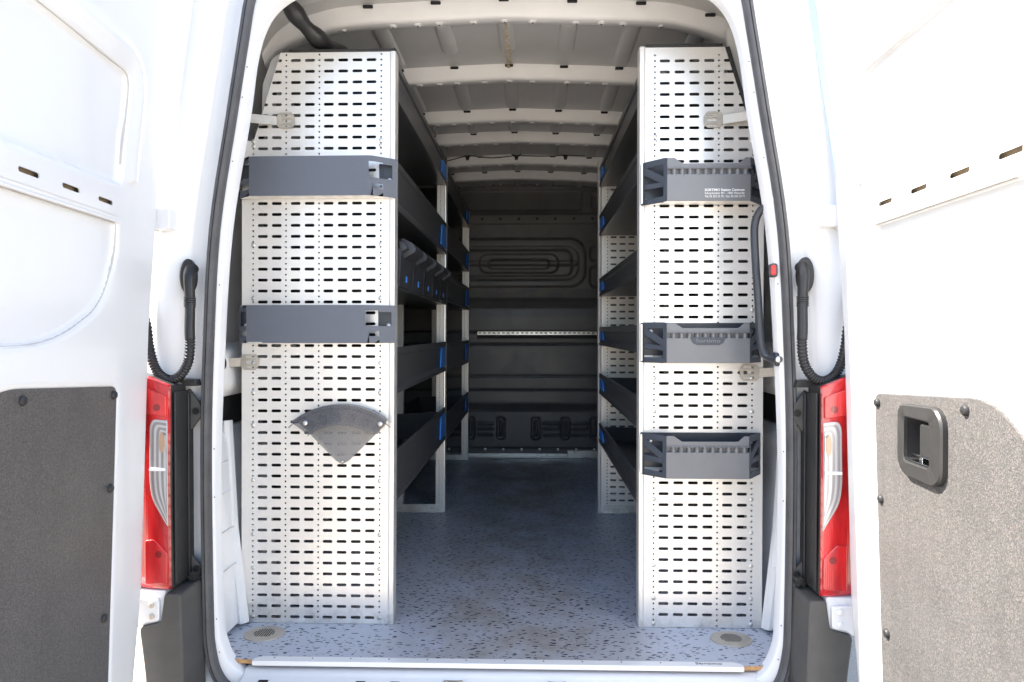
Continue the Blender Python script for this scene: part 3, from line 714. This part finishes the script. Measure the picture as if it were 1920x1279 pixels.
def perf_col(b, x0, x1, z0, z1, holes, y, t, fn):
    """one column of a perforated sheet: plain quads between cells that carry a hole with walls"""
    V = lambda x, yy, z: b.vert(*fn(x, yy, z))
    def quad(za, zb):
        if zb - za < 1e-6: return
        for yy in (y, y + t): b.face((V(x0, yy, za), V(x1, yy, za), V(x1, yy, zb), V(x0, yy, zb)))
    cur = z0; xc0 = (x0 + x1) / 2
    for zc, kind, wd, ht in sorted(holes):
        a, c = zc - ht / 2 - .001, zc + ht / 2 + .001
        if a < cur - 1e-9 or c > z1 + 1e-9: continue
        quad(cur, a)
        N = 12 if kind == 'slot' else 8
        r = min(ht / 2, wd / 2); hw = wd / 2 - r; ring_ = []; outer = []
        for i in range(N):
            an = R(15 + 30 * i) if N == 12 else R(45 * i)
            cx, sx = math.cos(an), math.sin(an)
            px = xc0 + r * cx + (hw if cx > 0 else -hw if cx < 0 else 0); pz = zc + r * sx; ring_.append((px, pz))
            if N == 12:
                cor = {1: (x1, c), 4: (x0, c), 7: (x0, a), 10: (x1, a)}
                outer.append(cor[i] if i in cor else (px, c) if i in (2, 3) else (px, a) if i in (8, 9) else (x1, pz) if i in (0, 11) else (x0, pz))
            else:
                cor = {1: (x1, c), 3: (x0, c), 5: (x0, a), 7: (x1, a)}
                outer.append(cor[i] if i in cor else {0: (x1, zc), 2: (xc0, c), 4: (x0, zc), 6: (xc0, a)}[i])
        rf = [V(p, y, q) for p, q in ring_]; rb = [V(p, y + t, q) for p, q in ring_]
        of = [V(p, y, q) for p, q in outer]; ob = [V(p, y + t, q) for p, q in outer]
        for i in range(N):
            j = (i + 1) % N
            b.face((of[i], of[j], rf[j], rf[i])); b.face((ob[i], rb[i], rb[j], ob[j])); b.face((rf[i], rf[j], rb[j], rb[i]))
        cur = c
    quad(cur, z1)
make_door(-1); make_door(1)

# ------------------------------------------------------------------ bulkhead
def bulkhead():
    xs = np.linspace(CX - .885, CX + .885, 300); zs = np.linspace(.0, 1.985, 330)
    X, Z = np.meshgrid(xs, zs, indexing='ij')
    prof_z = [0, .065, .07, .325, .345, .385, .40, 1.0, 1.06, 1.105, 1.135, 1.20, 1.60, 1.655, 1.665, 1.725, 1.735, 1.985]
    prof_y = [0, 0, -.012, -.012, -.02, -.060, -.062, -.062, -.058, -.036, -.012, -.004, .0, .0, -.012, -.012, 0, .012]
    Y = np.interp(Z, prof_z, prof_y)
    gro = lambda z0, w_, d: d * np.exp(-((Z - z0) / w_) ** 2)
    for z0 in (.582, .484, .807, .893): Y += gro(z0, .006, .009)
    box = lambda x0, x1, z0, z1, r: sdf_poly(rrect(x0, x1, z0, z1, r, 6), X, Z)
    up = lambda sd_, d, e=.010: -d * sstep(e, -e, sd_)
    Y += up(box(-.85, .388, 1.214, 1.553, .11), .016)
    Y += up(box(-.85, .340, 1.262, 1.500, .09), -.012)
    Y += up(box(-.62, .290, 1.290, 1.472, .05), .014)
    Y += up(box(-.85, .33, 1.366, 1.396, .01), -.012, .007)
    Y += up(box(-.365, .195, 1.310, 1.445, .06), -.014)
    Y += up(box(-.300, .130, 1.340, 1.405, .03), .014, .008)
    Y += up(box(.42, .80, 1.40, 1.50, .03), -.012); Y += up(box(.42, .80, 1.21, 1.36, .04), -.012)
    Y += up(box(-.52, .365, 1.755, 1.905, .03), -.016, .012)
    Y += up(sdf_poly(round_poly([(.43, 1.76), (.75, 1.76), (.43, 1.88)], [.03] * 3), X, Z), -.014)
    for x0 in (-.43, -.213, .038, .247, .455, -.65, -.87):
        sdv = box(x0 - .030, x0 + .030, .125, .285, .025)
        Y += up(sdv, -.030, .006); Y += up(box(x0 - .010, x0 + .010, .15, .262, .01), .028, .007)
    for xc in (-.32, .143, .35, -.54):
        for zc in (.243, .205, .163): Y += up(box(xc - .055, xc + .055, zc - .008, zc + .008, .006), .016, .006)
    m = MB(); m.grid(np.stack([X, 2.80 + Y, Z], -1))
    bk = add('bulkhead', m, 'bulk', van, angle=60)
    for k in range(9):
        for zz, nm, mt in ((.055, 'rivet', 'steel'), (1.945, 'rivet', 'steel'), (1.695, 'beam_hole', 'dark_hole')):
            mm = MB(); x = CX - .52 + .13 * k + (.02 if zz < .1 else 0)
            mm.disc((x, 2.80 + (-.001 if zz < 1 else -.013 if zz < 1.8 else .008), zz), .0085 if zz > .1 else .010, 'y', -.004, 10, -.002 if mt == 'steel' else 0)
            add(nm, mm, mt, bk)
    # aluminium foot profile and right-hand foot block
    mm = MB(); mm.box(CX - .80, .26, 2.765, 2.796, .001, .033); mm.box(CX - .80, .26, 2.758, 2.765, .001, .012); mm.box(.26, .70, 2.755, 2.796, .001, .055)
    add('foot_profile', mm, 'steel', bk, bevel=.002)
    # perforated lashing rail
    b = MB(); x0 = -.372; n = 30
    for i in range(n):
        a = x0 + i * .033
        perf_col(b, a, a + .033, -.011, .011, [(0.002, 'slot', .022, .009)], 0, .002, lambda u, w_, z: (u, 2.704 + w_, .884 + z))
    add('lashing_rail', b, 'steel', bk, smooth=False)
    mm = MB(); mm.prism([(2.704, .872), (2.694, .868), (2.694, .862), (2.700, .858), (2.694, .853), (2.694, .846), (2.735, .846), (2.735, .872)], lambda u, v, d: (d, u, v), x0, x0 + n * .033); add('rail_channel', mm, 'black', bk)
    return bk
bulkhead()

# ------------------------------------------------------------------ shelving racks
PITCH = .0333
LEAN = .0066
def sheared(x0): return lambda p: (p[0] + LEAN * p[2], p[1], p[2])
def left_panel_mesh():
    b = MB(); ex = -.889
    slots = [.0645, .107, .165, .208, .266, .3095, .353, .396]; dots = [.0347, .1355, .237, .4258]
    rows = [.020 + PITCH * k for k in range(52)]
    cc = sorted([(c, 's') for c in slots] + [(c, 'd') for c in dots])
    xs = [0.0]; kinds = []
    for c, t in cc:
        h = .0175 if t == 's' else .0045
        kinds += [None, t]; xs += [c - h, c + h]
    kinds.append(None); xs.append(.452)
    for i, t in enumerate(kinds):
        H = []
        if t == 's': H = [(z, 'slot', .0304, .0092) for z in rows]
        if t == 'd': H = [(z + o, 'dot', .0060, .0060) for z in rows for o in (0, PITCH / 2)]
        perf_col(b, ex + xs[i], ex + xs[i + 1], .001, 1.742, H, 0, .002, lambda x, y, z: (x, y, z))
    # bent return on the aisle side
    x = ex + .452
    b.loft([[(x + a, y, .001), (x + a, y, 1.744)] for a, y in ((0, 0), (.004, -.0022), (.012, -.003), (.0165, -.001), (.018, .004), (.018, .040))], closed=False)
    def post(bm):
        bmesh.ops.bisect_plane(bm, geom=bm.verts[:] + bm.edges[:] + bm.faces[:], plane_co=(0, 0, 1.476), plane_no=(0, 0, 1))
        up = [f for f in bm.faces if f.calc_center_median().z > 1.476]
        up = [g for g in bmesh.ops.split(bm, geom=up)['geom'] if isinstance(g, bmesh.types.BMFace)]
        ge = up + list({e for f in up for e in f.edges}) + list({v for f in up for v in f.verts})
        bmesh.ops.bisect_plane(bm, geom=ge, plane_co=(-.853, 0, 1.476), plane_no=(-.267, 0, .082), clear_outer=True)
        for v in bm.verts: v.co.x += LEAN * v.co.z
    return b.mesh('perforated_panel', smooth=False, post=post)
def right_panel_mesh():
    b = MB(); ex = .3255
    slots = [.0756, .1195, .1634, .2073, .266, .310]; dots = [.046, .2365, .3387]
    rows = [.0065 + PITCH * k for k in range(52)]
    cc = sorted([(c, 's') for c in slots] + [(c, 'd') for c in dots])
    xs = [.017]; kinds = []
    for c, t in cc:
        h = .0175 if t == 's' else .0045
        kinds += [None, t]; xs += [c - h, c + h]
    kinds.append(None); xs.append(.371)
    for i, t in enumerate(kinds):
        H = []
        if t == 's': H = [(z, 'slot', .0304, .0092) for z in rows if z > .02]
        if t == 'd': H = [(z + o, 'dot', .0060, .0060) for z in rows for o in (0, PITCH / 2)]
        perf_col(b, ex + xs[i], ex + xs[i + 1], .001, 1.745, H, 0, .002, lambda x, y, z: (x, y, z))
    x = ex + .017
    b.loft([[(x - a, y, .001), (x - a, y, 1.747)] for a, y in ((0, 0), (.004, -.0022), (.011, -.003), (.0155, -.001), (.017, .004), (.017, .040))], closed=False)
    def post(bm):
        bmesh.ops.bisect_plane(bm, geom=bm.verts[:] + bm.edges[:] + bm.faces[:], plane_co=(.672, 0, 1.455), plane_no=(.286, 0, .092), clear_outer=True)
    return b.mesh('perforated_panel', smooth=False, post=post)

def tray(parent, s, xf_, z0, z1, y0, y1, depth=.34, blue=True, lean=True):
    """long open tray; s=-1 left rack (front faces +x), s=+1 right rack"""
    h = z1 - z0
    x0 = xf_ + (LEAN * (z0 + z1) / 2 if lean else 0)
    X = lambda a: x0 + s * a          # a: distance back from the aisle face
    pr = [(0.012, h - .010), (.010, h), (.003, h + .001), (0, h - .003), (.001, h - .020), (.007, h - .026), (.009, .030), (.004, .022), (0, .016), (.001, .001), (.006, 0), (.030, .003), (depth, .003), (depth, h * .8),
          (depth - .003, h * .8), (depth - .003, .006), (.032, .006), (.013, .022), (.012, .030), (.0095, h - .026)]
    m = MB(); m.prism(pr, lambda u, v, d: (X(u), d, z0 + v), y0, y1)
    for yy in (y0 + .001, y1 - .004):
        m.prism([(.012, .004), (depth - .002, .004), (depth - .002, h * .75), (.012, h - .02)], lambda u, v, d: (X(u), d, z0 + v), yy, yy + .003)
    t = add('tray', m, 'tray', parent, angle=30)
    if blue:
        m = MB(); m.prism(round_poly([(y1 - .19, .026), (y1 - .006, .026), (y1 - .006, h - .024), (y1 - .15, h - .024)], [.012, .002, .002, .03]), lambda u, v, d: (X(.0065 - d), u, z0 + v), 0, .006)
        add('end_label', m, 'bluelabel', t, bevel=.001)
    return t
def post_mesh(name, x, s, y, lean):
    """slotted upright: dotted web facing the camera plus a smooth channel on the aisle side"""
    b = MB(); sx = lambda a: x + s * a
    pts = [(.018, .0235), (.0235, .029), (.029, .0345)]
    holes = [(.03 + .0125 * k, 'dot', .0042, .0042) for k in range(134)]
    f = lambda u, v, z: (sx(u) + (LEAN * z if lean else 0), y + v, z)
    perf_col(b, .010, .0255, .001, 1.730, [], 0, .002, f); perf_col(b, .0255, .0325, .001, 1.730, holes, 0, .002, f); perf_col(b, .0325, .046, .001, 1.730, [], 0, .002, f)
    b.loft([[f(a, v, .001), f(a, v, 1.733)] for a, v in ((.010, 0), (.009, -.004), (.006, -.006), (.001, -.005), (0, .001), (0, .045))], closed=False)
    b.loft([[f(a, v, .001), f(a, v, 1.730)] for a, v in ((.046, 0), (.046, .020))], closed=False)
    return b

LT = [(1.615, 1.735), (1.275, 1.430), (.700, .845), (.360, .520)]
rackL = thing('shelving_rack', (-.65, .65, 0), 'left near shelving rack with tall slotted aluminium end panel and black trays', 'shelving')
pl = add('perforated_panel', left_panel_mesh(), 'alu', rackL)
m = MB(); post_ = post_mesh('post', -.4265, -1, 1.305, True); add('post', post_, 'alu', rackL, smooth=False)
m = MB(); m.box(-.665, -.635, 1.32, 1.345, .001, 1.70); m.box(-.672, -.635, 1.316, 1.3195, .001, 1.70); add('rear_post', m, 'alu', rackL, bevel=.001)
XL = -.424
for z0, z1 in LT: tray(rackL, -1, XL, z0, z1, .035, 1.302)
# low shelf that carries the bins
m = MB(); m.prism([(0, 0), (.004, .026), (.012, .026), (.012, .008), (.34, .008), (.34, 0)], lambda u, v, d: (XL + .007 - u, d, 1.028 + v), .035, 1.302); add('bin_shelf', m, 'tray', rackL)
m = MB(); m.box(XL - .002, XL + .009, 1.245, 1.303, 1.035, 1.115); sh = add('shelf_bracket', m, 'tray', rackL, bevel=.001)
for zz in (1.062, 1.078, 1.095):
    mm = MB(); mm.disc((XL + .0092, 1.275, zz), .004, 'x', .001, 8); add('bracket_rivet', mm, 'steel', sh)
for xx, yy in ((-.87, 0), (-.45, 0)):
    pass
m = MB(); m.box(-.86, -.435, 1.30, 1.304, .002, .038); m.box(-.86, -.435, 1.28, 1.30, .002, .006); add('foot_rail', m, 'alu', rackL, bevel=.001)
m = MB(); m.box(-.745 + .0115, -.419 + .0115, -.004, .05, 1.7425, 1.750); add('top_cap', m, 'black', rackL, bevel=.001)
m = MB()
m.prism([(-.862, 1.476), (-.850, 1.476), (-.757, 1.745), (-.770, 1.748)], lambda u, v, d: (u + LEAN * v + .003, d, v), .003, .045)
add('end_trim', m, 'black', rackL, bevel=.001)
for zz in (1.475, 1.46, 1.16, .997, .905, .80, .71, .61, .44, .275, .17, .02):
    for a in (-.854, -.463):
        mm = MB(); mm.disc((a + LEAN * zz, -.0002, zz), .0062, 'y', -.002, 12, -.0018); add('bolt', mm, 'steel', rackL)

rackF = thing('shelving_rack', (-.65, 2.0, 0), 'left far shelving rack of black trays next to the bulkhead', 'shelving')
add('post', post_mesh('post', -.437, -1, 2.67, True), 'alu', rackF, smooth=False)
m = MB(); m.box(-.69, -.66, 2.68, 2.705, .001, 1.70); add('rear_post', m, 'alu', rackF, bevel=.001)
for z0, z1 in [(1.615, 1.735), (1.31, 1.45), (1.045, 1.20), (.680, .835), (.335, .475)]: tray(rackF, -1, -.436, z0, z1, 1.36, 2.667)
m = MB(); m.box(-.86, -.445, 2.665, 2.669, .002, .038); add('foot_rail', m, 'alu', rackF, bevel=.001)

rackR = thing('shelving_rack', (.5, .65, 0), 'right shelving rack with two slotted aluminium panels and black trays', 'shelving')
rp = right_panel_mesh(); add('perforated_panel', rp, 'alu', rackR)
add('perforated_panel', rp, 'alu', rackR, loc=(.0065, 1.312, -.012))
for z0, z1 in [(1.605, 1.70), (1.365, 1.465), (1.066, 1.156), (.828, .916), (.590, .690), (.350, .445)]: tray(rackR, 1, .336, z0, z1, .035, 1.308, .33, lean=False)
m = MB(); m.box(.36, .69, 1.302, 1.306, .002, .038); m.box(.36, .69, 1.285, 1.302, .002, .006); add('foot_rail', m, 'alu', rackR, bevel=.001)
m = MB(); m.box(.345, .572, -.004, .05, 1.7465, 1.754); add('top_cap', m, 'black', rackR, bevel=.001)
m = MB(); m.prism([(.672, 1.455), (.684, 1.455), (.594, 1.748), (.581, 1.746)], XZ(0), .003, .045); add('end_trim', m, 'black', rackR, bevel=.001)
for zz in (1.48, 1.465, 1.16, .96, .86, .755, .655, .39, .29, .19, .09, .012):
    for a in (.3715, .664):
        if zz > 1.3 and a > .5: a = .66
        mm = MB(); mm.disc((a, -.0002, zz), .0062, 'y', -.002, 12, -.0018); add('bolt', mm, 'steel', rackR)

# storage bins on the left rack
NAMES = ['black storage bin on left rack, nearest of its row', 'black storage bin on left rack, second from the slotted end panel', 'black storage bin on left rack, middle of the row of five',
         'black storage bin on left rack, second from the far post', 'black storage bin on left rack, farthest of its row']
def bin_mesh():
    m = MB(); W = .228; x1 = 0.0; x0 = -.30; t = .003
    m.box(x0, x1, 0, W, 0, .003)
    m.prism([(0, 0), (.004, 0), (.010, .115), (.006, .115)], lambda u, v, d: (u, d, v), .001, W - .001)             # front wall
    for y in (0, W - t): m.prism([(x0, .003), (0, .003), (.006, .115), (-.05, .150), (x0, .150)], lambda u, v, d: (u, d, v), y, y + t)
    m.box(x0, x0 + t, 0, W, .003, .15)
    # grip that juts over the aisle
    m.prism([(.006, .092), (.044, .114), (.047, .124), (.036, .142), (.006, .158), (.000, .156), (.000, .110)], lambda u, v, d: (u, d, v), .055, W - .014)
    m.prism([(.004, .108), (.026, .120), (.022, .132), (.002, .146)], lambda u, v, d: (u, d, v), .012, .050)
    return m
bm0 = bin_mesh().mesh('storage_bin', angle=30)
for i in range(5):
    e = thing('storage_bin', (XL + .002 + LEAN * 1.1, .062 + .2385 * i, 1.0365), NAMES[i], 'storage bin', 'row of black bins on the left rack')
    b_ = add('bin_body', bm0, 'binblk', None); b_.parent = e
    m = MB(); m.box(.0035, .0065, .105, .128, .020, .040); t_ = add('blue_marker', m, 'bluelabel', None); t_.parent = e

# ------------------------------------------------------------------ fittings on the end panels
def clip_bar(name, label, xa, xb, xc, xd, z0, z1, tilt):
    """bent sheet: flat face between xb and xc, wings folding back to the panel at xa and xd"""
    e = thing(name, ((xa + xd) / 2, -.004, z0), label, 'clip bar', 'clip bars on the left end panel')
    yf = -.058
    def fn(u, w_, z):
        y = np.interp(u, [xa, xb, xc, xd], [-.006, yf, yf, -.006]); return (u, float(y) + w_, z)
    b = MB(); h = z1 - z0
    cuts = [xa, xa + .010, xb - .002, xb, xc - .004 if tilt else xc, xc, xc + .022, xd - .012, xd]
    A = lambda f: z0 + h * f
    def col(x0, x1, holes):
        cur = z0
        for a, c in holes + [(1.0, 1.0)]:
            a, c = A(a), A(c)
            if a - cur > 1e-6:
                for yy in (0, .002): b.face([b.vert(*fn(x, yy, z)) for x, z in ((x0, cur), (x1, cur), (x1, a), (x0, a))])
            if c > a:
                for z in (a, c): b.face([b.vert(*fn(x, yy, z)) for x, yy in ((x0, 0), (x1, 0), (x1, .002), (x0, .002))])
                for x in (x0, x1): b.face([b.vert(*fn(x, yy, z)) for yy, z in ((0, a), (.002, a), (.002, c), (0, c))])
            cur = c
    col(xa, xa + .008, [])
    col(xa + .008, xb - .004, [(.18, .32), (.45, .83)])
    col(xb - .004, xc - .008, [])
    col(xc - .008, xc + .004, [(.45, .86)])
    col(xc + .004, xc + .030, [(.18, .32), (.45, .86)])
    col(xc + .030, xd - .012, [(.45, .82)])
    col(xd - .012, xd, [])
    bar = add('bar_sheet', b, 'barblue', e, angle=20)
    m = MB(); m.prism([(xa, -.004), (xb, yf + .004), (xc, yf + .004), (xd, -.004)], XY(z0 + .001), 0, .002); add('base_plate', m, 'alu', e)
    for x, z in ((xa + .022, A(.46)), (xd - .022, A(.46))):
        m = MB(); m.disc((x, -.004, z), .007, 'y', -.004, 14, -.002); add('screw', m, 'steel', e)
    for x in (xa + .028, xd - .028):
        m = MB(); m.box(x - .026, x + .024, -.0065, -.0035, A(.40), A(.88)); add('backing_clip', m, 'dkplastic', e)
    return e
clip_bar('clip_bar', 'upper grey clip bar with bent cut-out ends on left panel', -.890, -.832, -.470, -.404, 1.298, 1.415, True)
clip_bar('clip_bar', 'lower grey clip bar on left panel at waist height', -.888, -.843, -.482, -.408, .861, .974, False)

def tool_holder(label, z0, z1, kind):
    """moulded holder: flat centre face, ribbed grip band, angled wings with triangular openings"""
    xa, xb, xc, xd = .330, .3935, .633, .688
    e = thing('bottle_holder', (.5, -.004, z0), label, 'holder', 'moulded holders on the right end panel')
    yf = -.078; h = z1 - z0
    f0 = lambda u, v, d: (u, yf + d, z0 + v * h)
    # centre face with the dipped top edge
    face = [(xb, .02), (xc, .02), (xc, 1.0), (xc - .012, 1.0), (xc - .030, .87), (xb + .045, .87), (xb + .022, 1.0), (xb, 1.0)]
    m = MB()
    m.prism([(xb, .0), (xc, .0), (xc, .62), (xb, .62)], f0, 0, .004)
    m.prism([(xb, .745), (xc, .745), (xc, 1.0), (xc - .014, 1.0), (xc - .032, .87), (xb + .046, .87), (xb + .022, 1.0), (xb, 1.0)], f0, .002, .006)
    m.prism([(xb, .74), (xc, .74), (xc, .765), (xb, .765)], f0, -.004, .004)
    c = add('front_face', m, 'holder', e, bevel=.0015)
    # ribbed grip band
    m = MB(); n = 10; stp = (xc - xb - .012) / n
    for k in range(n):
        x = xb + .010 + stp * (k + .5); lp = []
        for zz in (.60, .75):
            lp.append([(x + .0075 * math.cos(q), yf + .010 - .011 * math.sin(q), z0 + zz * h) for q in [R(a) for a in range(0, 181, 20)]])
        m.loft(lp, closed=False)
    m.box(xb + .002, xc - .002, yf + .012, yf + .015, z0 + .60 * h, z0 + .76 * h)
    add('grip_band', m, 'holder', e, angle=60)
    # wings
    for side in (0, 1):
        m = MB()
        if side == 0: P = lambda t: (xb + (xa - xb) * t, yf + (-.006 - yf) * t)
        else: P = lambda t: (xc + (xd - xc) * t, yf + (-.006 - yf) * t)
        fn = lambda t, v, d: (P(t)[0], P(t)[1] + d, z0 + v * h)
        bars = [[(0, 0), (.12, 0), (.12, 1), (0, 1)], [(.86, 0), (1, 0), (1, 1), (.86, 1)], [(.12, 0), (.86, 0), (.86, .13), (.12, .13)],
                [(.12, .34), (.86, .36), (.86, .49), (.12, .45)] if kind != 1 else [(.12, .30), (.86, .36), (.86, .49), (.12, .42)],
                [(.12, .86), (.86, .86), (.86, 1), (.12, 1)], [(.86, .70), (.86, .90), (.12, .58), (.12, .40)]]
        for bb in bars: m.prism(bb, fn, 0, .007)
        add('wing', m, 'holder_wing', e, bevel=.0012)
    # back wall, end walls and floor of the cavity
    m = MB(); m.box(xa + .004, xd - .004, -.0065, -.003, z0 + .02, z1); add('back_plate', m, 'dkplastic', e)
    m = MB(); m.prism([(xa + .004, -.008), (xb, yf + .006), (xc, yf + .006), (xd - .004, -.008)], XY(z0 + .002), 0, .003); add('base_plate', m, 'alu' if kind == 0 else 'holder_wing', e)
    m = MB(); m.box(xa - .002, xa + .003, -.02, -.002, z0 + .004, z1 - .004); add('end_clip', m, 'alu', e)
    for x in (xa + .030, xd - .03):
        m = MB(); m.disc((x, -.007, z0 + .78 * h), .006, 'y', -.004, 12, -.002); add('screw', m, 'steel', e)
    return e, yf, h
h1, yf, h = tool_holder('top moulded holder with white printed address on right panel', 1.272, 1.397, 0)
lines = 'SORTIMO Station Centrum\nSchaarbeeklei 491 - 1800 Vilvoorde\nTel: 02 253 23 70 - Fax: 02 253 23 71'
for i, ln in enumerate(lines.split('\n')):
    me = text_mesh(ln, (.0098, .0088, .0088)[i], 'LEFT', .0001, .0002 if i == 0 else 0)
    wd = max(v.co.x for v in me.vertices); k = .1135 / wd
    map_mesh(me, lambda x, y, z, k=k, i=i: (.501 + x * k, yf - .0008 - z, 1.2985 - i * .0092 + y + .0045)); add('printed_lettering', me, 'white_ink', h1)
h2, yf, h = tool_holder('middle moulded holder with raised maker name, beside the grab handle', .804, .921, 1)
m = MB(); m.prism([(.46, .879), (.564, .879), (.556, .862), (.545, .856), (.48, .856), (.468, .862)], XZ(yf), -.0012, .001); add('name_badge', m, 'holder_wing', h2)
me = map_mesh(text_mesh('Sortimo', .0195, 'CENTER', .0003), lambda x, y, z: (.512 + x * 1.12, yf - .0018 - z, .8685 + y * .78)); add('raised_lettering', me, 'emboss', h2)
tool_holder('bottom moulded holder on right panel, nearest the floor', .468, .592, 2)

# fan shaped cable dispenser
e = thing('fan_pocket', (-.572, -.01, .494), 'smoke grey transparent fan shaped pocket on left panel', 'dispenser')
def arc(cx, cz, r, a0, a1, n): return [(cx + r * math.cos(R(a0 + (a1 - a0) * k / n)), cz + r * math.sin(R(a0 + (a1 - a0) * k / n))) for k in range(n + 1)]
C0 = (-.572, .470)
back = round_poly([(-.700, .620), (-.592, .500), (-.572, .490), (-.552, .500), (-.446, .612), (-.440, .622)], [.004, .015, .01, .015, .004, .004], 4) 
fan_top = arc(-.572, .440, .2365, 53, 128, 18)
poly = [(-.553, .502), (-.441, .612)] + [(min(x, -.436), z) for x, z in fan_top] + [(-.705, .618), (-.591, .502), (-.572, .492)]
m = MB(); m.prism(poly, XZ(-.010), 0, .003); add('back_sheet', m, 'frost', e)
band = [(-.455, .598), (-.436, .622)] + fan_top + [(-.716, .620), (-.668, .585)] + arc(-.572, .452, .162, 128, 60, 12)
m = MB(); m.prism(band, XZ(-.036), 0, .0025); add('front_shell', m, 'smoke', e)
lip = [(x, z) for x, z in arc(-.572, .440, .2365, 50, 131, 22)]
m = MB(); m.loft([[(x, -.036, z) for x, z in lip], [(x, -.010, z) for x, z in lip]], closed=False); m.tube([(x, -.037, z - .012) for x, z in lip], .0018, 6); add('rim', m, 'smoke', e)
for k in range(6):
    a = R(118 - 12.5 * k); x = -.572 + .196 * math.cos(a); z = .440 + .196 * math.sin(a)
    m = MB(); m.prism([(x + .011 * math.cos(q) - (z_ := 0), z + .013 * math.sin(q)) for q in [2 * math.pi * j / 16 for j in range(16)]], XZ(-.0385), 0, .002); add('finger_dimple', m, 'smoke', e)
for x, z in ((-.676, .621), (-.450, .619)):
    m = MB(); m.disc((x, -.037, z), .0072, 'y', -.004, 14, -.002); add('screw', m, 'steel', e)
m = MB(); m.disc((-.572, -.0105, .500), .0035, 'y', -.002, 10, -.001); add('pin', m, 'steel', e)

# perforated steel straps tying the panels to the pillars
def strap(label, x_head, x_neck, x_end, z_head, z_end, y_end, zh=.024, s=1):
    e = thing('tie_strap', (x_head, -.004, z_head), label, 'strap', 'steel tie straps')
    q = 1 if x_head > x_end else -1
    m = MB()
    # the head is a frame of bars round three oblong openings, the neck runs back to the pillar
    L = abs(x_head - x_neck); xm = lambda t: x_neck + (x_head - x_neck) * t
    f = lambda u, v, d: (u, -.007 + d, z_head + v)
    m.prism(round_poly([(xm(0), -.013), (xm(.16), -zh), (xm(.28), -zh), (xm(.28), zh), (xm(.16), zh), (xm(0), .013)], [.004] * 6), f, 0, .0025)
    m.prism(round_poly([(xm(.82), -zh), (xm(1), -zh * .55), (xm(1), zh * .55), (xm(.82), zh)], [.004, .010, .010, .004]), f, 0, .0025)
    for v0, v1 in ((-1, -.80), (-.52, -.22), (.22, .52), (.80, 1)):
        m.prism([(xm(.27), zh * v0), (xm(.83), zh * v0), (xm(.83), zh * v1), (xm(.27), zh * v1)], f, 0, .0025)
    add('strap_head', m, 'strap', e, bevel=.0006)
    m = MB()
    n = 6; A = []; B = []
    for k in range(n + 1):
        t = k / n; x = x_neck + (x_end - x_neck) * t; y = -.0065 + (y_end + .0065) * t; zz = z_head + (z_end - z_head) * t
        A.append([(x, y, zz - .0135), (x, y, zz + .0135), (x, y + .0025, zz + .0135), (x, y + .0025, zz - .0135)])
    m.loft(A, True, True); add('strap_neck', m, 'strap', e, bevel=.0006)
strap('bent steel strap at the top of the left panel', -.715, -.770, -.865, 1.535, 1.533, -.05)
strap('bent steel strap at the top of the right panel', .516, .572, .670, 1.527, 1.530, -.05)
strap('steel strap at waist height on the outer edge of left panel', -.830, -.885, -.960, .802, .800, -.03)
strap('steel strap below the grab handle on the outer edge of right panel', .626, .684, .785, .772, .780, -.03)

# grab handle on the right flange
m = MB(); m.tube(spline([(.643, -.235, 1.245), (.636, -.225, 1.236), (.616, -.205, 1.218), (.606, -.195, 1.18), (.608, -.195, 1.10), (.616, -.195, .985), (.623, -.195, .88), (.630, -.20, .838), (.641, -.215, .824), (.653, -.24, .822)], 6), .0105, 12)
gh = tag(add('grab_handle', m, 'dkplastic', None), 'dark curved grab handle fixed to the right side of the opening', 'handle')
for x, z in ((.643, 1.243), (.654, .822)):
    m = MB(); m.box(x - .010, x + .014, -.252, -.225, z - .018, z + .018); p = add('foot', m, 'dkplastic', gh, bevel=.004)
    m = MB(); m.disc((x - .002, -.2525, z), .009, 'y', -.004, 14, -.003); add('foot_bolt', m, 'steel', gh)
m = MB(); m.prism(rrect(.624, .642, 1.037, 1.073, .007, 4), XZ(-.26), -.012, .01); rb = tag(add('release_button', m, 'dkplastic', None, bevel=.003), 'small red release button on the right door frame', 'button')
m = MB(); m.prism(rrect(.623, .636, 1.042, 1.068, .005, 4), XZ(-.272), -.005, .001); add('red_cap', m, 'red_button', rb, bevel=.002)

# round drain covers in the floor corners
for (x, y, lab) in ((-.787, -.078, 'round steel floor cover in the left rear corner'), (.583, -.075, 'round steel floor cover in the right rear corner')):
    e = thing('floor_cover', (x, y, 0.001), lab, 'floor cover', 'round floor covers')
    m = MB(); n = 40
    lp = [[(x + r * math.cos(2 * math.pi * k / n), y + r * .86 * math.sin(2 * math.pi * k / n), z) for k in range(n)] for r, z in ((.060, .0004), (.059, .003), (.055, .0042), (.030, .0042))]
    m.loft(lp, True, True); add('disc', m, 'strap', e, angle=50)
    m = MB()
    for i in range(-4, 5):
        for j in range(-3, 4):
            xx = x + i * .0068; yy = y + j * .0072 + (i % 2) * .0036
            if math.hypot((xx - x) / .030, (yy - y) / .026) < 1: m.disc((xx, yy, .0042), .0024, 'z', .0006, 8)
    add('grille_holes', m, 'dark_hole', e)['kind'] = 'stuff'
